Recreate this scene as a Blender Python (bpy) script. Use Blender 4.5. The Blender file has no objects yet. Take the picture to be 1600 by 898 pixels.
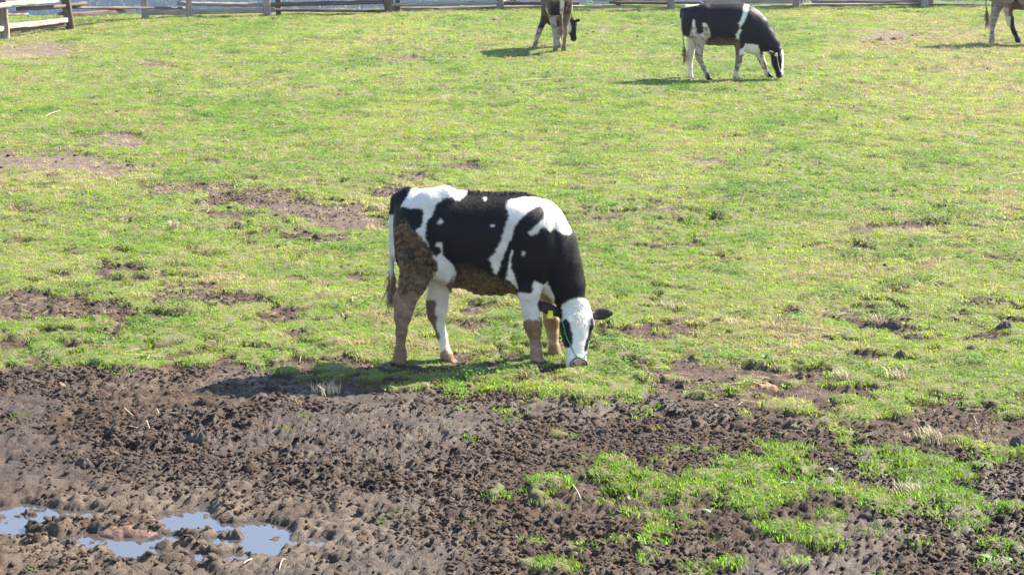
import bpy, bmesh, math, random
import numpy as np
from mathutils import Vector, Matrix
from mathutils.bvhtree import BVHTree
R = math.radians
random.seed(7)
rng = np.random.default_rng(11)
scene = bpy.context.scene
col = scene.collection

# ------------------------------------------------------------ camera
CAM_H, PITCH, F_PX = 3.15, 12.0, 3111.0          # focal length in pixels of a 1600 px wide frame
CW, CH = 1600.0, 898.0
cam_d = bpy.data.cameras.new('camera')
cam_d.sensor_width = 36.0
cam_d.lens = 36.0 * F_PX / CW
cam_d.clip_start, cam_d.clip_end = 0.1, 4000.0
cam = bpy.data.objects.new('camera', cam_d)
cam.location = (0, 0, CAM_H)
cam.rotation_euler = (R(90 - PITCH), 0, 0)
col.objects.link(cam)
scene.camera = cam

# ------------------------------------------------------------ sky, sun, exposure
SUN_DIR = Vector((1.08, 0.66, 1.0)).normalized()  # towards the sun: behind the field, to the right
sun_el = math.asin(SUN_DIR.z)
sun_az = math.atan2(SUN_DIR.x, SUN_DIR.y)         # clockwise from +Y
world = bpy.data.worlds.new('World')
scene.world = world
world.use_nodes = True
wn, wl = world.node_tree.nodes, world.node_tree.links
wn.clear()
sky = wn.new('ShaderNodeTexSky'); sky.sky_type = 'NISHITA'; sky.sun_disc = False
sky.sun_elevation, sky.sun_rotation = sun_el, sun_az
sky.air_density, sky.dust_density = 1.0, 0.5
bg = wn.new('ShaderNodeBackground'); bg.inputs['Strength'].default_value = 0.10
wo = wn.new('ShaderNodeOutputWorld')
wl.new(sky.outputs[0], bg.inputs[0]); wl.new(bg.outputs[0], wo.inputs[0])
sd = bpy.data.lights.new('sun', 'SUN'); sd.energy = 5.0; sd.angle = R(0.55); sd.color = (1.0, 0.93, 0.82)
so = bpy.data.objects.new('sun', sd); col.objects.link(so)
so.rotation_euler = SUN_DIR.to_track_quat('Z', 'Y').to_euler()
so.location = (30, 30, 40)
vs = scene.view_settings
scene.display_settings.display_device = 'sRGB'
vs.view_transform, vs.look, vs.exposure, vs.gamma = 'Standard', 'None', 1.87, 1.0
vs.use_curve_mapping = False
scene.render.engine = 'CYCLES'
scene.cycles.use_denoising = True
scene.cycles.max_bounces = 8
scene.cycles.transparent_max_bounces = 8
scene.cycles.volume_bounces = 0

# ------------------------------------------------------------ helpers
SP, CP = math.sin(R(PITCH)), math.cos(R(PITCH))
def to_px(x, y, z):
    """photograph pixel of a world point (used to author the layout on the ground)"""
    zz = z - CAM_H
    dep = np.maximum(y * CP - zz * SP, 0.05)
    up = y * SP + zz * CP
    return CW / 2 + F_PX * x / dep, CH / 2 - F_PX * up / dep
def ray(u, v):
    return np.array([(u - CW/2) / F_PX, CP + (CH/2 - v) / F_PX * SP, -SP + (CH/2 - v) / F_PX * CP])
def flat_at(u, v, z=0.0):
    r = ray(u, v); t = (z - CAM_H) / r[2]
    return np.array([r[0]*t, r[1]*t, z])
def at_depth(u, v, y):
    r = ray(u, v); t = y / r[1]
    return Vector((r[0]*t, y, CAM_H + r[2]*t))

def _hash(ix, iy, seed):
    h = (ix.astype(np.int64) * 374761393 + iy.astype(np.int64) * 668265263 + seed * 974711) & 0xffffffff
    h = ((h ^ (h >> 13)) * 1274126177) & 0xffffffff
    h = ((h ^ (h >> 16)) * 2246822519) & 0xffffffff
    return ((h ^ (h >> 15)) & 0xffffff) / float(0xffffff)
def vnoise(x, y, seed=0):
    ix, iy = np.floor(x), np.floor(y)
    fx, fy = x - ix, y - iy
    fx = fx*fx*fx*(fx*(fx*6-15)+10); fy = fy*fy*fy*(fy*(fy*6-15)+10)
    a = _hash(ix, iy, seed); b = _hash(ix+1, iy, seed); c = _hash(ix, iy+1, seed); d = _hash(ix+1, iy+1, seed)
    return (a*(1-fx)+b*fx)*(1-fy) + (c*(1-fx)+d*fx)*fy
def fbm(x, y, oct=4, seed=0, gain=0.5):
    s, a, t = 0.0, 1.0, 0.0
    for o in range(oct):
        c, n = math.cos(0.7*o+0.3), math.sin(0.7*o+0.3)
        s = s + a*vnoise((x*c-y*n)*2**o+17.3*o, (x*n+y*c)*2**o-9.1*o, seed+o); t += a; a *= gain
    return s / t
def worley(x, y, seed=0):
    """distance to the nearest cell point and the second nearest, plus a random value of the nearest cell"""
    ix, iy = np.floor(x), np.floor(y)
    d1 = np.full(x.shape, 9.0); d2 = np.full(x.shape, 9.0); rid = np.zeros(x.shape)
    for dx in (-1, 0, 1):
        for dy in (-1, 0, 1):
            cx, cy = ix+dx, iy+dy
            px = cx + _hash(cx, cy, seed); py = cy + _hash(cx, cy, seed+51)
            d = np.hypot(px-x, py-y)
            n = d < d1
            d2 = np.where(n, d1, np.minimum(d2, d))
            rid = np.where(n, _hash(cx, cy, seed+99), rid)
            d1 = np.where(n, d, d1)
    return d1, d2, rid
def sstep(a, b, x):
    t = np.clip((x-a)/(b-a), 0, 1); return t*t*(3-2*t)
def n3(p, s, seed=0):
    """cheap 3-D noise from three planar noises"""
    return (fbm(p[:,0]*s+3.1*p[:,2]*s*.37, p[:,1]*s+p[:,2]*s*.61, 3, seed)+fbm(p[:,1]*s-.3*p[:,0]*s, p[:,2]*s+.2*p[:,0]*s, 3, seed+7)+fbm(p[:,2]*s+.25*p[:,1]*s, p[:,0]*s-.4*p[:,1]*s, 3, seed+13))/3

def tag(o, label=None, cat=None, group=None, kind=None):
    if label: o['label'] = label
    if cat: o['category'] = cat
    if group: o['group'] = group
    if kind: o['kind'] = kind
    return o
def link(name, me, mat=None, parent=None):
    o = bpy.data.objects.new(name, me); col.objects.link(o)
    if mat is not None:
        me.materials.append(mat)
    if parent is not None: o.parent = parent
    return o
def empty(name, loc, rz=0.0):
    o = bpy.data.objects.new(name, None); col.objects.link(o)
    o.location = loc; o.rotation_euler = (0, 0, rz); o.empty_display_size = 0.2
    return o
def mesh_np(name, verts, faces, smooth=True):
    """fast mesh from arrays; faces (n,3) or (n,4)"""
    me = bpy.data.meshes.new(name)
    verts = np.asarray(verts, np.float32); faces = np.asarray(faces, np.int32)
    k = faces.shape[1]
    me.vertices.add(len(verts)); me.vertices.foreach_set('co', verts.ravel())
    me.loops.add(faces.size); me.loops.foreach_set('vertex_index', faces.ravel())
    me.polygons.add(len(faces))
    me.polygons.foreach_set('loop_start', np.arange(0, faces.size, k, dtype=np.int32))
    me.polygons.foreach_set('loop_total', np.full(len(faces), k, np.int32))
    me.polygons.foreach_set('use_smooth', np.full(len(faces), smooth, bool))
    me.update(calc_edges=True)
    return me
def col_attr(me, name, rgba):
    a = me.attributes.new(name, 'FLOAT_COLOR', 'POINT')
    a.data.foreach_set('color', np.asarray(rgba, np.float32).ravel())

# ------------------------------------------------------------ materials
def new_mat(name):
    m = bpy.data.materials.new(name); m.use_nodes = True
    nt = m.node_tree
    return m, nt, nt.nodes, nt.links, nt.nodes['Principled BSDF']
def noise_node(nt, scale, detail=4, rough=0.55, vec=None):
    n = nt.nodes.new('ShaderNodeTexNoise'); n.inputs['Scale'].default_value = scale
    n.inputs['Detail'].default_value = detail; n.inputs['Roughness'].default_value = rough
    if vec is not None: nt.links.new(vec, n.inputs['Vector'])
    return n
def ramp(nt, fac, stops):
    r = nt.nodes.new('ShaderNodeValToRGB'); e = r.color_ramp.elements
    while len(e) < len(stops): e.new(0.5)
    for i, (p, c) in enumerate(stops):
        e[i].position = p; e[i].color = (*c, 1)
    nt.links.new(fac, r.inputs[0]); return r.outputs[0]
def mixc(nt, fac, a, b, mode='MIX'):
    m = nt.nodes.new('ShaderNodeMix'); m.data_type = 'RGBA'; m.blend_type = mode
    for s, v in ((0, fac), (6, a), (7, b)):
        if isinstance(v, (int, float)): m.inputs[s].default_value = v
        elif isinstance(v, tuple): m.inputs[s].default_value = (*v, 1)
        else: nt.links.new(v, m.inputs[s])
    return m.outputs[2]
def bump(nt, h, bsdf, strength=0.5, dist=0.01):
    b = nt.nodes.new('ShaderNodeBump'); b.inputs['Strength'].default_value = strength; b.inputs['Distance'].default_value = dist
    nt.links.new(h, b.inputs['Height']); nt.links.new(b.outputs[0], bsdf.inputs['Normal'])
def geo_pos(nt):
    return nt.nodes.new('ShaderNodeNewGeometry').outputs['Position']
def attr(nt, name, typ='GEOMETRY'):
    a = nt.nodes.new('ShaderNodeAttribute'); a.attribute_name = name; a.attribute_type = typ
    return a

def soil_material():
    m, nt, N, L, b = new_mat('soil')
    a = attr(nt, 'ground'); sep = N.new('ShaderNodeSeparateColor'); L.new(a.outputs['Color'], sep.inputs[0])
    turf, wet, pale = sep.outputs[0], sep.outputs[1], sep.outputs[2]
    P = geo_pos(nt)
    n1 = noise_node(nt, 9, 6, .62, P).outputs['Fac']; n2 = noise_node(nt, 60, 5, .65, P).outputs['Fac']
    n0 = noise_node(nt, 1.1, 4, .5, P).outputs['Fac']
    soil = ramp(nt, n1, [(0.28, (0.024, 0.0135, 0.0076)), (0.5, (0.051, 0.0305, 0.0183)), (0.72, (0.108, 0.071, 0.047))])
    soil = mixc(nt, n2, soil, mixc(nt, 1.0, soil, (1.5, 1.45, 1.4), 'MULTIPLY'))
    palec = ramp(nt, n2, [(0.3, (0.10, 0.073, 0.052)), (0.7, (0.22, 0.170, 0.126))])
    soil = mixc(nt, pale, soil, palec)
    turfc = ramp(nt, n2, [(0.25, (0.060, 0.060, 0.022)), (0.5, (0.12, 0.13, 0.038)), (0.75, (0.22, 0.185, 0.09))])
    turfc = mixc(nt, mixc(nt, 0.5, n0, n1), turfc, mixc(nt, n2, turfc, (0.25, 0.2, 0.115)))
    c = mixc(nt, turf, soil, turfc)
    dk = mixc(nt, wet, (1, 1, 1), (0.62, 0.57, 0.52))
    c = mixc(nt, 1.0, c, dk, 'MULTIPLY')
    L.new(c, b.inputs['Base Color'])
    mr = N.new('ShaderNodeMapRange'); L.new(wet, mr.inputs[0])
    mr.inputs[3].default_value = 0.92; mr.inputs[4].default_value = 0.42
    L.new(mr.outputs[0], b.inputs['Roughness'])
    b.inputs['Specular IOR Level'].default_value = 0.35
    bump(nt, noise_node(nt, 95, 7, .72, P).outputs['Fac'], b, 0.9, 0.02)
    return m

def blade_material(name, stops, trans, trans_fac=0.45, rough=0.5):
    """grass blade: colour from the tint of its tuft (0 = lush .. 1 = dry), light shines through"""
    m, nt, N, L, b = new_mat(name)
    t = attr(nt, 'tint', 'INSTANCER')
    oi = N.new('ShaderNodeObjectInfo')
    c = ramp(nt, t.outputs['Fac'], stops)
    hsv = N.new('ShaderNodeHueSaturation'); L.new(c, hsv.inputs['Color'])
    mr = N.new('ShaderNodeMapRange'); L.new(oi.outputs['Random'], mr.inputs[0]); mr.inputs[3].default_value = .72; mr.inputs[4].default_value = 1.3
    L.new(mr.outputs[0], hsv.inputs['Value'])
    mh = N.new('ShaderNodeMapRange'); L.new(oi.outputs['Random'], mh.inputs[0]); mh.inputs[3].default_value = .485; mh.inputs[4].default_value = .512
    L.new(mh.outputs[0], hsv.inputs['Hue'])
    c = hsv.outputs[0]
    L.new(c, b.inputs['Base Color']); b.inputs['Roughness'].default_value = rough; b.inputs['Specular IOR Level'].default_value = 0.14
    tr = N.new('ShaderNodeBsdfTranslucent'); L.new(mixc(nt, 1.0, c, trans, 'MULTIPLY'), tr.inputs[0])
    mx = N.new('ShaderNodeMixShader'); mx.inputs[0].default_value = trans_fac
    L.new(b.outputs[0], mx.inputs[1]); L.new(tr.outputs[0], mx.inputs[2])
    L.new(mx.outputs[0], N['Material Output'].inputs['Surface'])
    return m

def simple_mat(name, c0, c1, scale=20, rough=0.8, bs=0.4, bd=0.01, stretch=None, spec=0.3):
    m, nt, N, L, b = new_mat(name)
    tc = N.new('ShaderNodeTexCoord').outputs['Object']
    if stretch:
        mp = N.new('ShaderNodeMapping'); mp.inputs['Scale'].default_value = stretch; L.new(tc, mp.inputs[0]); tc = mp.outputs[0]
    n = noise_node(nt, scale, 6, .62, tc).outputs['Fac']
    L.new(ramp(nt, n, [(0.3, c0), (0.7, c1)]), b.inputs['Base Color'])
    b.inputs['Roughness'].default_value = rough; b.inputs['Specular IOR Level'].default_value = spec
    bump(nt, n, b, bs, bd)
    return m
# ------------------------------------------------------------ layout of the field
COVER = ["8998889889999899","6899987899888787","9999999999998999","9998799999999899","7699998999989998","5789986899989988",
         "8875445888789888","7887678888779888","7769999889889889","4468888778788766","6788887776567667","6677667788666789",
         "0000011111234666","0000000000012233","0000000003333432","0000000013555464","0000000012233322","0000000012222222"]
DRY =   ["4443445334435554","7533345554433787","5344334334434678","3443343333335678","5544443333433556","6554446433434444",
         "4456666533344455","4434344433344555","5443334333334444","5543333333334433","3322323333333322","2211222222223222",
         "0000111122222222","0000000011223322","0000000001112222","0000000001111221","0000000011111111","0000000011111111"]
COVER = np.array([[int(c) for c in r] for r in COVER], float)
DRY = np.array([[int(c) for c in r] for r in DRY], float)
def bilin(tab, u, v):
    fx = np.clip(u/100-0.5, 0, 14.999); fy = np.clip(v/50-0.5, 0, 16.999)
    ix, iy = fx.astype(int), fy.astype(int); tx, ty = fx-ix, fy-iy
    return (tab[iy, ix]*(1-tx)+tab[iy, ix+1]*tx)*(1-ty)+(tab[iy+1, ix]*(1-tx)+tab[iy+1, ix+1]*tx)*ty
MUD_U = [-400, 0, 100, 200, 300, 340, 400, 450, 500, 560, 600, 640, 860, 900, 1000, 1060, 1200, 1350, 1500, 1600, 2000]
MUD_V = [580, 582, 582, 577, 570, 567, 578, 590, 601, 600, 602, 597, 600, 607, 615, 636, 662, 690, 700, 705, 720]
ADD = [(850,770,46,17),(960,742,50,22),(1010,768,60,24),(945,722,20,10),(1060,724,45,9),(1120,757,80,30),(1170,783,60,20),(1400,778,80,40),(1455,745,70,24),(880,768,20,12),
       (1290,855,30,17),(1230,830,30,12),(1530,737,30,14),(1010,832,16,12),(1110,846,16,10),(835,848,22,8),(760,768,14,9),(880,664,12,6),(825,676,16,6),
       (1500,790,40,20),(1580,798,22,12),(1540,890,40,8),(860,894,60,9),(965,890,22,8),(30,887,28,8),(710,602,34,9),(770,607,26,6),(500,622,4,3),(1310,690,30,12),
       (1210,640,50,12),(1350,655,60,14),(470,709,6,4),(430,770,6,4),(1260,880,18,8),(1140,875,16,8),(1420,850,14,10)]
SUB = [(90,258,100,18),(15,250,40,9),(190,217,34,9),(60,80,70,10),(100,490,160,17),(30,475,60,18),(330,470,90,12),(445,496,36,9),(205,425,45,7),
       (290,297,80,8),(390,312,70,12),(460,325,70,15),(530,338,70,18),(560,352,50,8),(500,373,60,5),(385,378,25,4),(690,265,60,6),(640,282,40,7),(600,300,35,8),
       (1060,388,35,5),(1240,490,22,8),(1390,510,28,9),(1440,528,40,8),(1550,530,50,9),(1190,605,40,7),(1280,605,42,9),(1060,530,34,6),(990,520,32,7),(1140,545,22,6),
       (1345,560,40,7),(1490,660,60,20),(1560,680,60,18),(1400,685,60,14),(930,345,60,4),(1400,358,70,5),(900,540,20,5),(745,515,50,8),(560,575,45,8),(470,575,30,6),
       (1390,58,45,8),(620,92,45,4),(245,100,30,5),(810,90,50,4),(1110,255,40,7),(950,48,30,4),(40,780-400,40,6),(175,392,25,6),(270,440,60,5),(30,545,30,9),(120,505,50,6),
       (660,575,30,6),(850,545,20,6),(1330,520,15,5)]
def blobs(lst, u, v, pad=1.0):
    o = np.zeros(u.shape)
    for (a, b, ru, rv) in lst:
        q = ((u-a)/(ru*pad))**2+((v-b)/(rv*pad))**2
        o = np.maximum(o, np.clip(1.25-q*0.85, 0, 1))
    return o
WATER = [(70,806,62,9),(12,826,24,10),(75,842,34,5),(290,808,36,11),(345,826,62,7),(405,842,52,13),(200,843,70,8),(150,858,24,5),(228,868,36,9),(180,852,60,7),(40,842,40,6),
         (330,872,30,8),(300,848,80,6),(482,845,34,7),(410,862,26,5),(540,880,18,4),(40,800,40,7),(290,866,36,4),(120,812,30,5),(500,852,14,5)]
WLEV = -0.055
def layout(x, y):
    """how much of the ground turf covers (0..1), dryness, foreground mud (0..1), puddle basin (0..1)"""
    u, v = to_px(x, y, 0.0)
    wu = (fbm(x*1.7, y*1.7, 3, 5)-.5); wv = (fbm(x*1.7+40, y*1.7, 3, 6)-.5)
    uu = u+wu*70*np.clip((v+200)/800, .2, 1.3); vv = v+wv*34*np.clip((v+200)/800, .1, 1.3)
    cov = bilin(COVER, uu, vv)/9.0
    line = np.interp(uu, MUD_U, MUD_V)
    fore = sstep(-5, 9, vv-line)
    cov = np.where(uu < 640, cov*(1-fore), cov)
    cov = np.maximum(cov, 0.66*blobs([(740,583,130,10)], uu, vv))
    cov = cov*np.where(v > 330, .93, .97)
    cov = np.minimum(cov, 1-1.0*blobs(SUB, uu, vv, 1.15))
    cov = np.maximum(cov, 0.76*blobs(ADD, uu, vv, .95))
    n = 0.42*fbm(x*2.3, y*2.3, 3, 21)+0.58*fbm(x*8, y*8, 3, 22)
    n = np.clip((n-0.30)/0.40, 0.10, 1)
    wd = .09+.10*fore; turf = sstep(-wd, wd, cov*1.0-n-.05*fore)
    dry = bilin(DRY, uu, vv)/9.0
    dry = np.clip(dry+(fbm(x*.9, y*.9, 3, 31)-.5)*1.0+(fbm(x*5, y*5, 2, 32)-.5)*.7, 0, 1)
    u2, v2 = to_px(x, y, WLEV)
    uw = u2+(fbm(x*6, y*6, 4, 41)-.5)*56; vw = v2+(fbm(x*6, y*6, 4, 42)-.5)*18
    wat = blobs(WATER, uw, vw, 1.5)
    wet_zone = blobs([(240,838,380,74)], u2, v2)
    return turf, dry, fore, wat, wet_zone, u, v

CREST_X = [-40, -14, -10.3, -7.6, -5.2, -2.7, -.3, 3.5, 6.4, 12, 40]
CREST_Y = [42, 42.2, 42.2, 42.6, 43.4, 44.3, 45.2, 45.5, 45.8, 46.4, 48]
def smooth_h(x, y):
    """the large shape of the land: the field, the drop behind the fence, the valley and the wooded hill beyond"""
    h = 0.10*(fbm(x*.16, y*.16, 2, 3)-.5)*sstep(14, 22, y)
    yc = y-np.interp(x, CREST_X, CREST_Y)
    h = h - 0.10*sstep(0, 1.0, yc)-np.clip(yc-.4, 0, 10)*0.42-np.clip(yc-10.4, 0, 205)*0.27
    h = h + np.clip(y-560, 0, 165)*0.33
    h = h + (fbm(x*.013, y*.013, 4, 8)-.5)*12*sstep(180, 300, y)
    return h
def height(x, y, lay=None):
    turf, dry, fore, wat, wz, u, v = lay if lay is not None else layout(x, y)
    near = 1-sstep(26, 46, y)
    inn = (np.abs(x) < 40) & (y < 60)
    h = smooth_h(x, y)
    # trodden soil: clods of several sizes
    def lump(s, sd):
        wx = (fbm(x*s*1.3, y*s*1.3, 2, sd+5)-.5)*1.1; wy = (fbm(x*s*1.3+9, y*s*1.3, 2, sd+6)-.5)*1.1
        d1, d2, r = worley(x*s+wx, y*s+wy, sd)
        return np.clip(1-(d1/(.35+.45*r))**2, 0, 1)**.7*(0.25+.9*r)
    big = lump(9, 60); mid = lump(23, 61); small = lump(42, 62)
    rid = np.abs(fbm(x*12, y*12, 4, 73, .6)-.5)*2
    rough = 0.036*(fbm(x*2.6, y*2.6, 3, 71)-.5) + 0.026*big*sstep(.35,.65,fbm(x*1.2,y*1.2,2,75)) + 0.018*mid + 0.013*small + 0.030*rid + 0.036*(fbm(x*38, y*38, 4, 72, .68)-.5) - .02
    rough = rough*(.60+.65*sstep(.30, .68, fbm(x*.75, y*1.1, 3, 74)))
    hoof = np.clip(.5-worley(x*2.6+fbm(x*4,y*4,2,79), y*2.6, 77)[0]/.62, 0, 1)*2
    rough = rough - 0.04*sstep(0.1, .7, hoof)*sstep(.4,.62,fbm(x*.8,y*.8,2,78))
    rough = rough*(1-0.55*wz)                                # trampled smooth round the puddle
    soil = (1-turf)
    turf_h = 0.06*(fbm(x*2.0, y*2.0, 3, 81)-.5)+0.035*(fbm(x*8, y*8, 3, 82)-.5) + 0.018
    amp = np.where(fore > .5, 1.0, 0.62)
    out = h + np.where(inn, near*0.0+1.0, 0.0)*(soil*(rough*amp-0.012) + turf*turf_h*1.0 + turf*rough*0.25*fore)
    # puddle basin
    basin = WLEV+0.024-0.044*sstep(0.0, 1.0, wat)+0.050*(fbm(x*6, y*10, 3, 91)-.5)+0.036*(fbm(x*17, y*24, 3, 93)-.5)+(0.016*big*sstep(.4,.6,fbm(x*2.1, y*2.1, 2, 92))+.010*mid+.008*small)*(1-.7*wat)+.022*rid*(1-.5*wat)-.008+0.030*(fbm(x*38, y*38, 4, 72, .68)-.5)*(1-.4*wat)
    k = sstep(0.02, 0.6, wz)
    out = out*(1-k)+np.where(inn, basin+.006*small, out)*k
    return out
def ground_z(x, y):
    return float(height(np.array([float(x)]), np.array([float(y)]))[0])
def ground_at(u, v):
    z = 0.0
    for _ in range(4):
        p = flat_at(u, v, z); z = ground_z(p[0], p[1])
    return Vector((p[0], p[1], z))
def field_z(x, y):
    """ground height averaged over a hand's breadth"""
    o = np.linspace(-.06, .06, 5); X, Y = np.meshgrid(x+o, y+o)
    return float(height(X, Y).mean())

# ------------------------------------------------------------ ground sheet
def axis_x():
    c = list(np.arange(-4.4, 4.4001, 0.0145)); s = 0.0145; e = c[-1]
    out = []
    while e < 14: s = min(s*1.05, .16); e += s; out.append(e)
    while e < 700: s *= 1.25; e += s; out.append(e)
    return np.array([-q for q in out[::-1]]+c+out)
def axis_y():
    c = list(np.arange(7.4, 12.8, 0.0175)); s = 0.0175; e = c[-1]
    while e < 48: s = min(s*1.0042, .12); e += s; c.append(e)
    while e < 60: s = .3; e += s; c.append(e)
    while e < 900: s = min(s*1.12, 9); e += s; c.append(e)
    b = []; e = 7.4; s = .05
    while e > -200: s *= 1.3; e -= s; b.append(e)
    return np.array(b[::-1]+c)
MAT_SOIL = soil_material()
gx, gy = axis_x(), axis_y()
GX, GY = np.meshgrid(gx, gy)
lay = layout(GX, GY)
GZ = height(GX, GY, lay)
turf, dry, fore, wat, wz, U, V = lay
nx, ny = len(gx), len(gy)
near_in = (GY < 60)
wet = np.clip(np.where(near_in, fore*(0.12+0.75*sstep(.42, .62, fbm(GX*.7, GY*.5, 3, 101))*(1-wz))+wz*sstep(WLEV+.020, WLEV+.003, GZ), 0), 0, 1)
pale = np.clip(np.where(near_in, wz*(.35+.6*sstep(.35,.6,fbm(GX*4,GY*4,3,103)))*sstep(WLEV+.004, WLEV+.022, GZ) + (1-fore)*(.08+.5*sstep(.3,.6,fbm(GX*.6,GY*.6,2,107))*sstep(13,24,GY)+.3*dry) + fore*.45*sstep(.5,.7,fbm(GX*.9,GY*.9,3,104))*sstep(.4,.6,fbm(GX*6,GY*6,2,105)), 0), 0, 1)
turf_c = np.where(GY < 60, turf, np.where(GY < 320, .85, 0.0)); wet = np.where(GY > 320, .8, wet)
verts = np.stack([GX, GY, GZ], -1).reshape(-1, 3)
idx = np.arange(nx*ny).reshape(ny, nx)
quads = np.stack([idx[:-1, :-1], idx[:-1, 1:], idx[1:, 1:], idx[1:, :-1]], -1).reshape(-1, 4)
fy = (GY[:-1, :-1]+GY[1:, 1:]).ravel()/2
ffore = fore[:-1, :-1].ravel()
fx = np.abs(GX[:-1, :-1]).ravel()
rgba = np.stack([turf_c, wet, pale, np.ones_like(wet)], -1).reshape(-1, 4)
def sub_mesh(name, mask, kind='structure'):
    f = quads[mask]; used, inv = np.unique(f, return_inverse=True)
    me = mesh_np(name, verts[used], inv.reshape(-1, 4)); col_attr(me, 'ground', rgba[used])
    o = link(name, me, MAT_SOIL); o['kind'] = kind; return o
is_mud = (ffore > .5) & (fx < 14) & (fy > 6.5)
is_far = fy > 60
sub_mesh('mud_ground', is_mud & ~is_far)
sub_mesh('pasture_ground', ~is_mud & ~is_far)
sub_mesh('far_hillside', is_far)

# ------------------------------------------------------------ puddle
m, nt, N, L, b = new_mat('puddle_water')
b.inputs['Base Color'].default_value = (0.062, 0.053, 0.05, 1)
b.inputs['Roughness'].default_value = 0.03; b.inputs['IOR'].default_value = 2.4; b.inputs['Specular IOR Level'].default_value = 0.5
bump(nt, noise_node(nt, 6, 2, .4, geo_pos(nt)).outputs['Fac'], b, 0.04, 0.02)
c0, c1 = flat_at(-60, 905, WLEV), flat_at(600, 785, WLEV)
X0, X1, Y0, Y1 = -3.6, -0.55, c0[1]-.05, c1[1]
px_, py_ = np.meshgrid(np.linspace(X0, X1, 40), np.linspace(Y0, Y1, 30))
i2 = np.arange(1200).reshape(30, 40)
me = mesh_np('puddle_water', np.stack([px_, py_, np.full(px_.shape, WLEV)], -1).reshape(-1, 3),
             np.stack([i2[:-1, :-1], i2[:-1, 1:], i2[1:, 1:], i2[1:, :-1]], -1).reshape(-1, 4))
tag(link('puddle_water', me, m), kind='structure')
# ------------------------------------------------------------ sampling the finished ground
def grid_sample(tab, x, y):
    ix = np.clip(np.searchsorted(gx, x)-1, 0, nx-2); iy = np.clip(np.searchsorted(gy, y)-1, 0, ny-2)
    tx = (x-gx[ix])/(gx[ix+1]-gx[ix]); ty = (y-gy[iy])/(gy[iy+1]-gy[iy])
    return (tab[iy, ix]*(1-tx)+tab[iy, ix+1]*tx)*(1-ty)+(tab[iy+1, ix]*(1-tx)+tab[iy+1, ix+1]*tx)*ty
def gz(x, y): return float(grid_sample(GZ, np.array([float(x)]), np.array([float(y)]))[0])
def gmean(x, y, r=.07):
    o = np.linspace(-r, r, 5); X, Y = np.meshgrid(x+o, y+o)
    return float(grid_sample(GZ, X.ravel(), Y.ravel()).mean())
def at(u, v):
    z = 0.0
    for _ in range(5):
        p = flat_at(u, v, z); z = gmean(p[0], p[1])
    return Vector((p[0], p[1], z))

# ------------------------------------------------------------ grass, litter, clods (nobody could count them)
def blade_tuft(n, rad, h0, h1, w, lean, seed, flat=0.0, curl=.6):
    r = np.random.default_rng(seed); V, F = [], []
    for i in range(n):
        a = r.uniform(0, 2*math.pi); q = rad*math.sqrt(r.uniform(0, 1)); bx, by = q*math.cos(a), q*math.sin(a)
        h = r.uniform(h0, h1); th = r.uniform(0, 2*math.pi); ln = lean*r.uniform(.2, 1.0)
        out = np.array([math.cos(th), math.sin(th), 0]); s = np.array([-out[1], out[0], 0])*w*r.uniform(.6, 1.2)
        p0 = np.array([bx, by, -.012]); p1 = p0+np.array([0, 0, h*.55])*(1-flat*.6)+out*h*ln*.35
        p2 = p1+np.array([0, 0, h*.5*(1-curl*ln)])*(1-flat)+out*h*ln*.75
        k = len(V); V += [p0-s*.5, p0+s*.5, p1-s*.45, p1+s*.45, p2]
        F += [(k, k+1, k+3), (k, k+3, k+2), (k+2, k+3, k+4)]
    return np.array(V), np.array(F)
def leaf_tuft(n, rad, size, seed):
    r = np.random.default_rng(seed); V, F = [], []
    for i in range(n):
        a = r.uniform(0, 6.283); q = rad*math.sqrt(r.uniform(0, 1)); c = np.array([q*math.cos(a), q*math.sin(a), r.uniform(.01, .04)])
        th = r.uniform(0, 6.283); e1 = np.array([math.cos(th), math.sin(th), r.uniform(-.3, .5)]); e2 = np.array([-math.sin(th), math.cos(th), r.uniform(-.4, .4)])
        s = size*r.uniform(.6, 1.2); k = len(V)
        V += [c-e1*s, c+e2*s*.6, c+e1*s, c-e2*s*.6]; F += [(k, k+1, k+2), (k, k+2, k+3)]
    return np.array(V), np.array(F)
def clod_mesh(seed, flat=.7):
    bm = bmesh.new(); bmesh.ops.create_icosphere(bm, subdivisions=2, radius=1.0)
    v = np.array([q.co for q in bm.verts]); f = np.array([[w.index for w in q.verts] for q in bm.faces]); bm.free()
    r = np.random.default_rng(seed); o = r.uniform(0, 50)
    d = .45+.8*n3(v+o, 1.3, seed)+.55*np.abs(n3(v+o, 3, seed+3)-.5); v = v*d[:, None]*r.uniform(.75, 1.25, 3)
    v[:, 2] *= flat
    return v, f
def source_collection(name, parts, mats, smooth=False):
    c = bpy.data.collections.new(name)
    for i, ((v, f), mt) in enumerate(zip(parts, mats)):
        me = mesh_np(name, v, f, smooth); me.materials.append(mt)
        c.objects.link(bpy.data.objects.new(f'{name}_{i:02d}', me))
    return c
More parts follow.
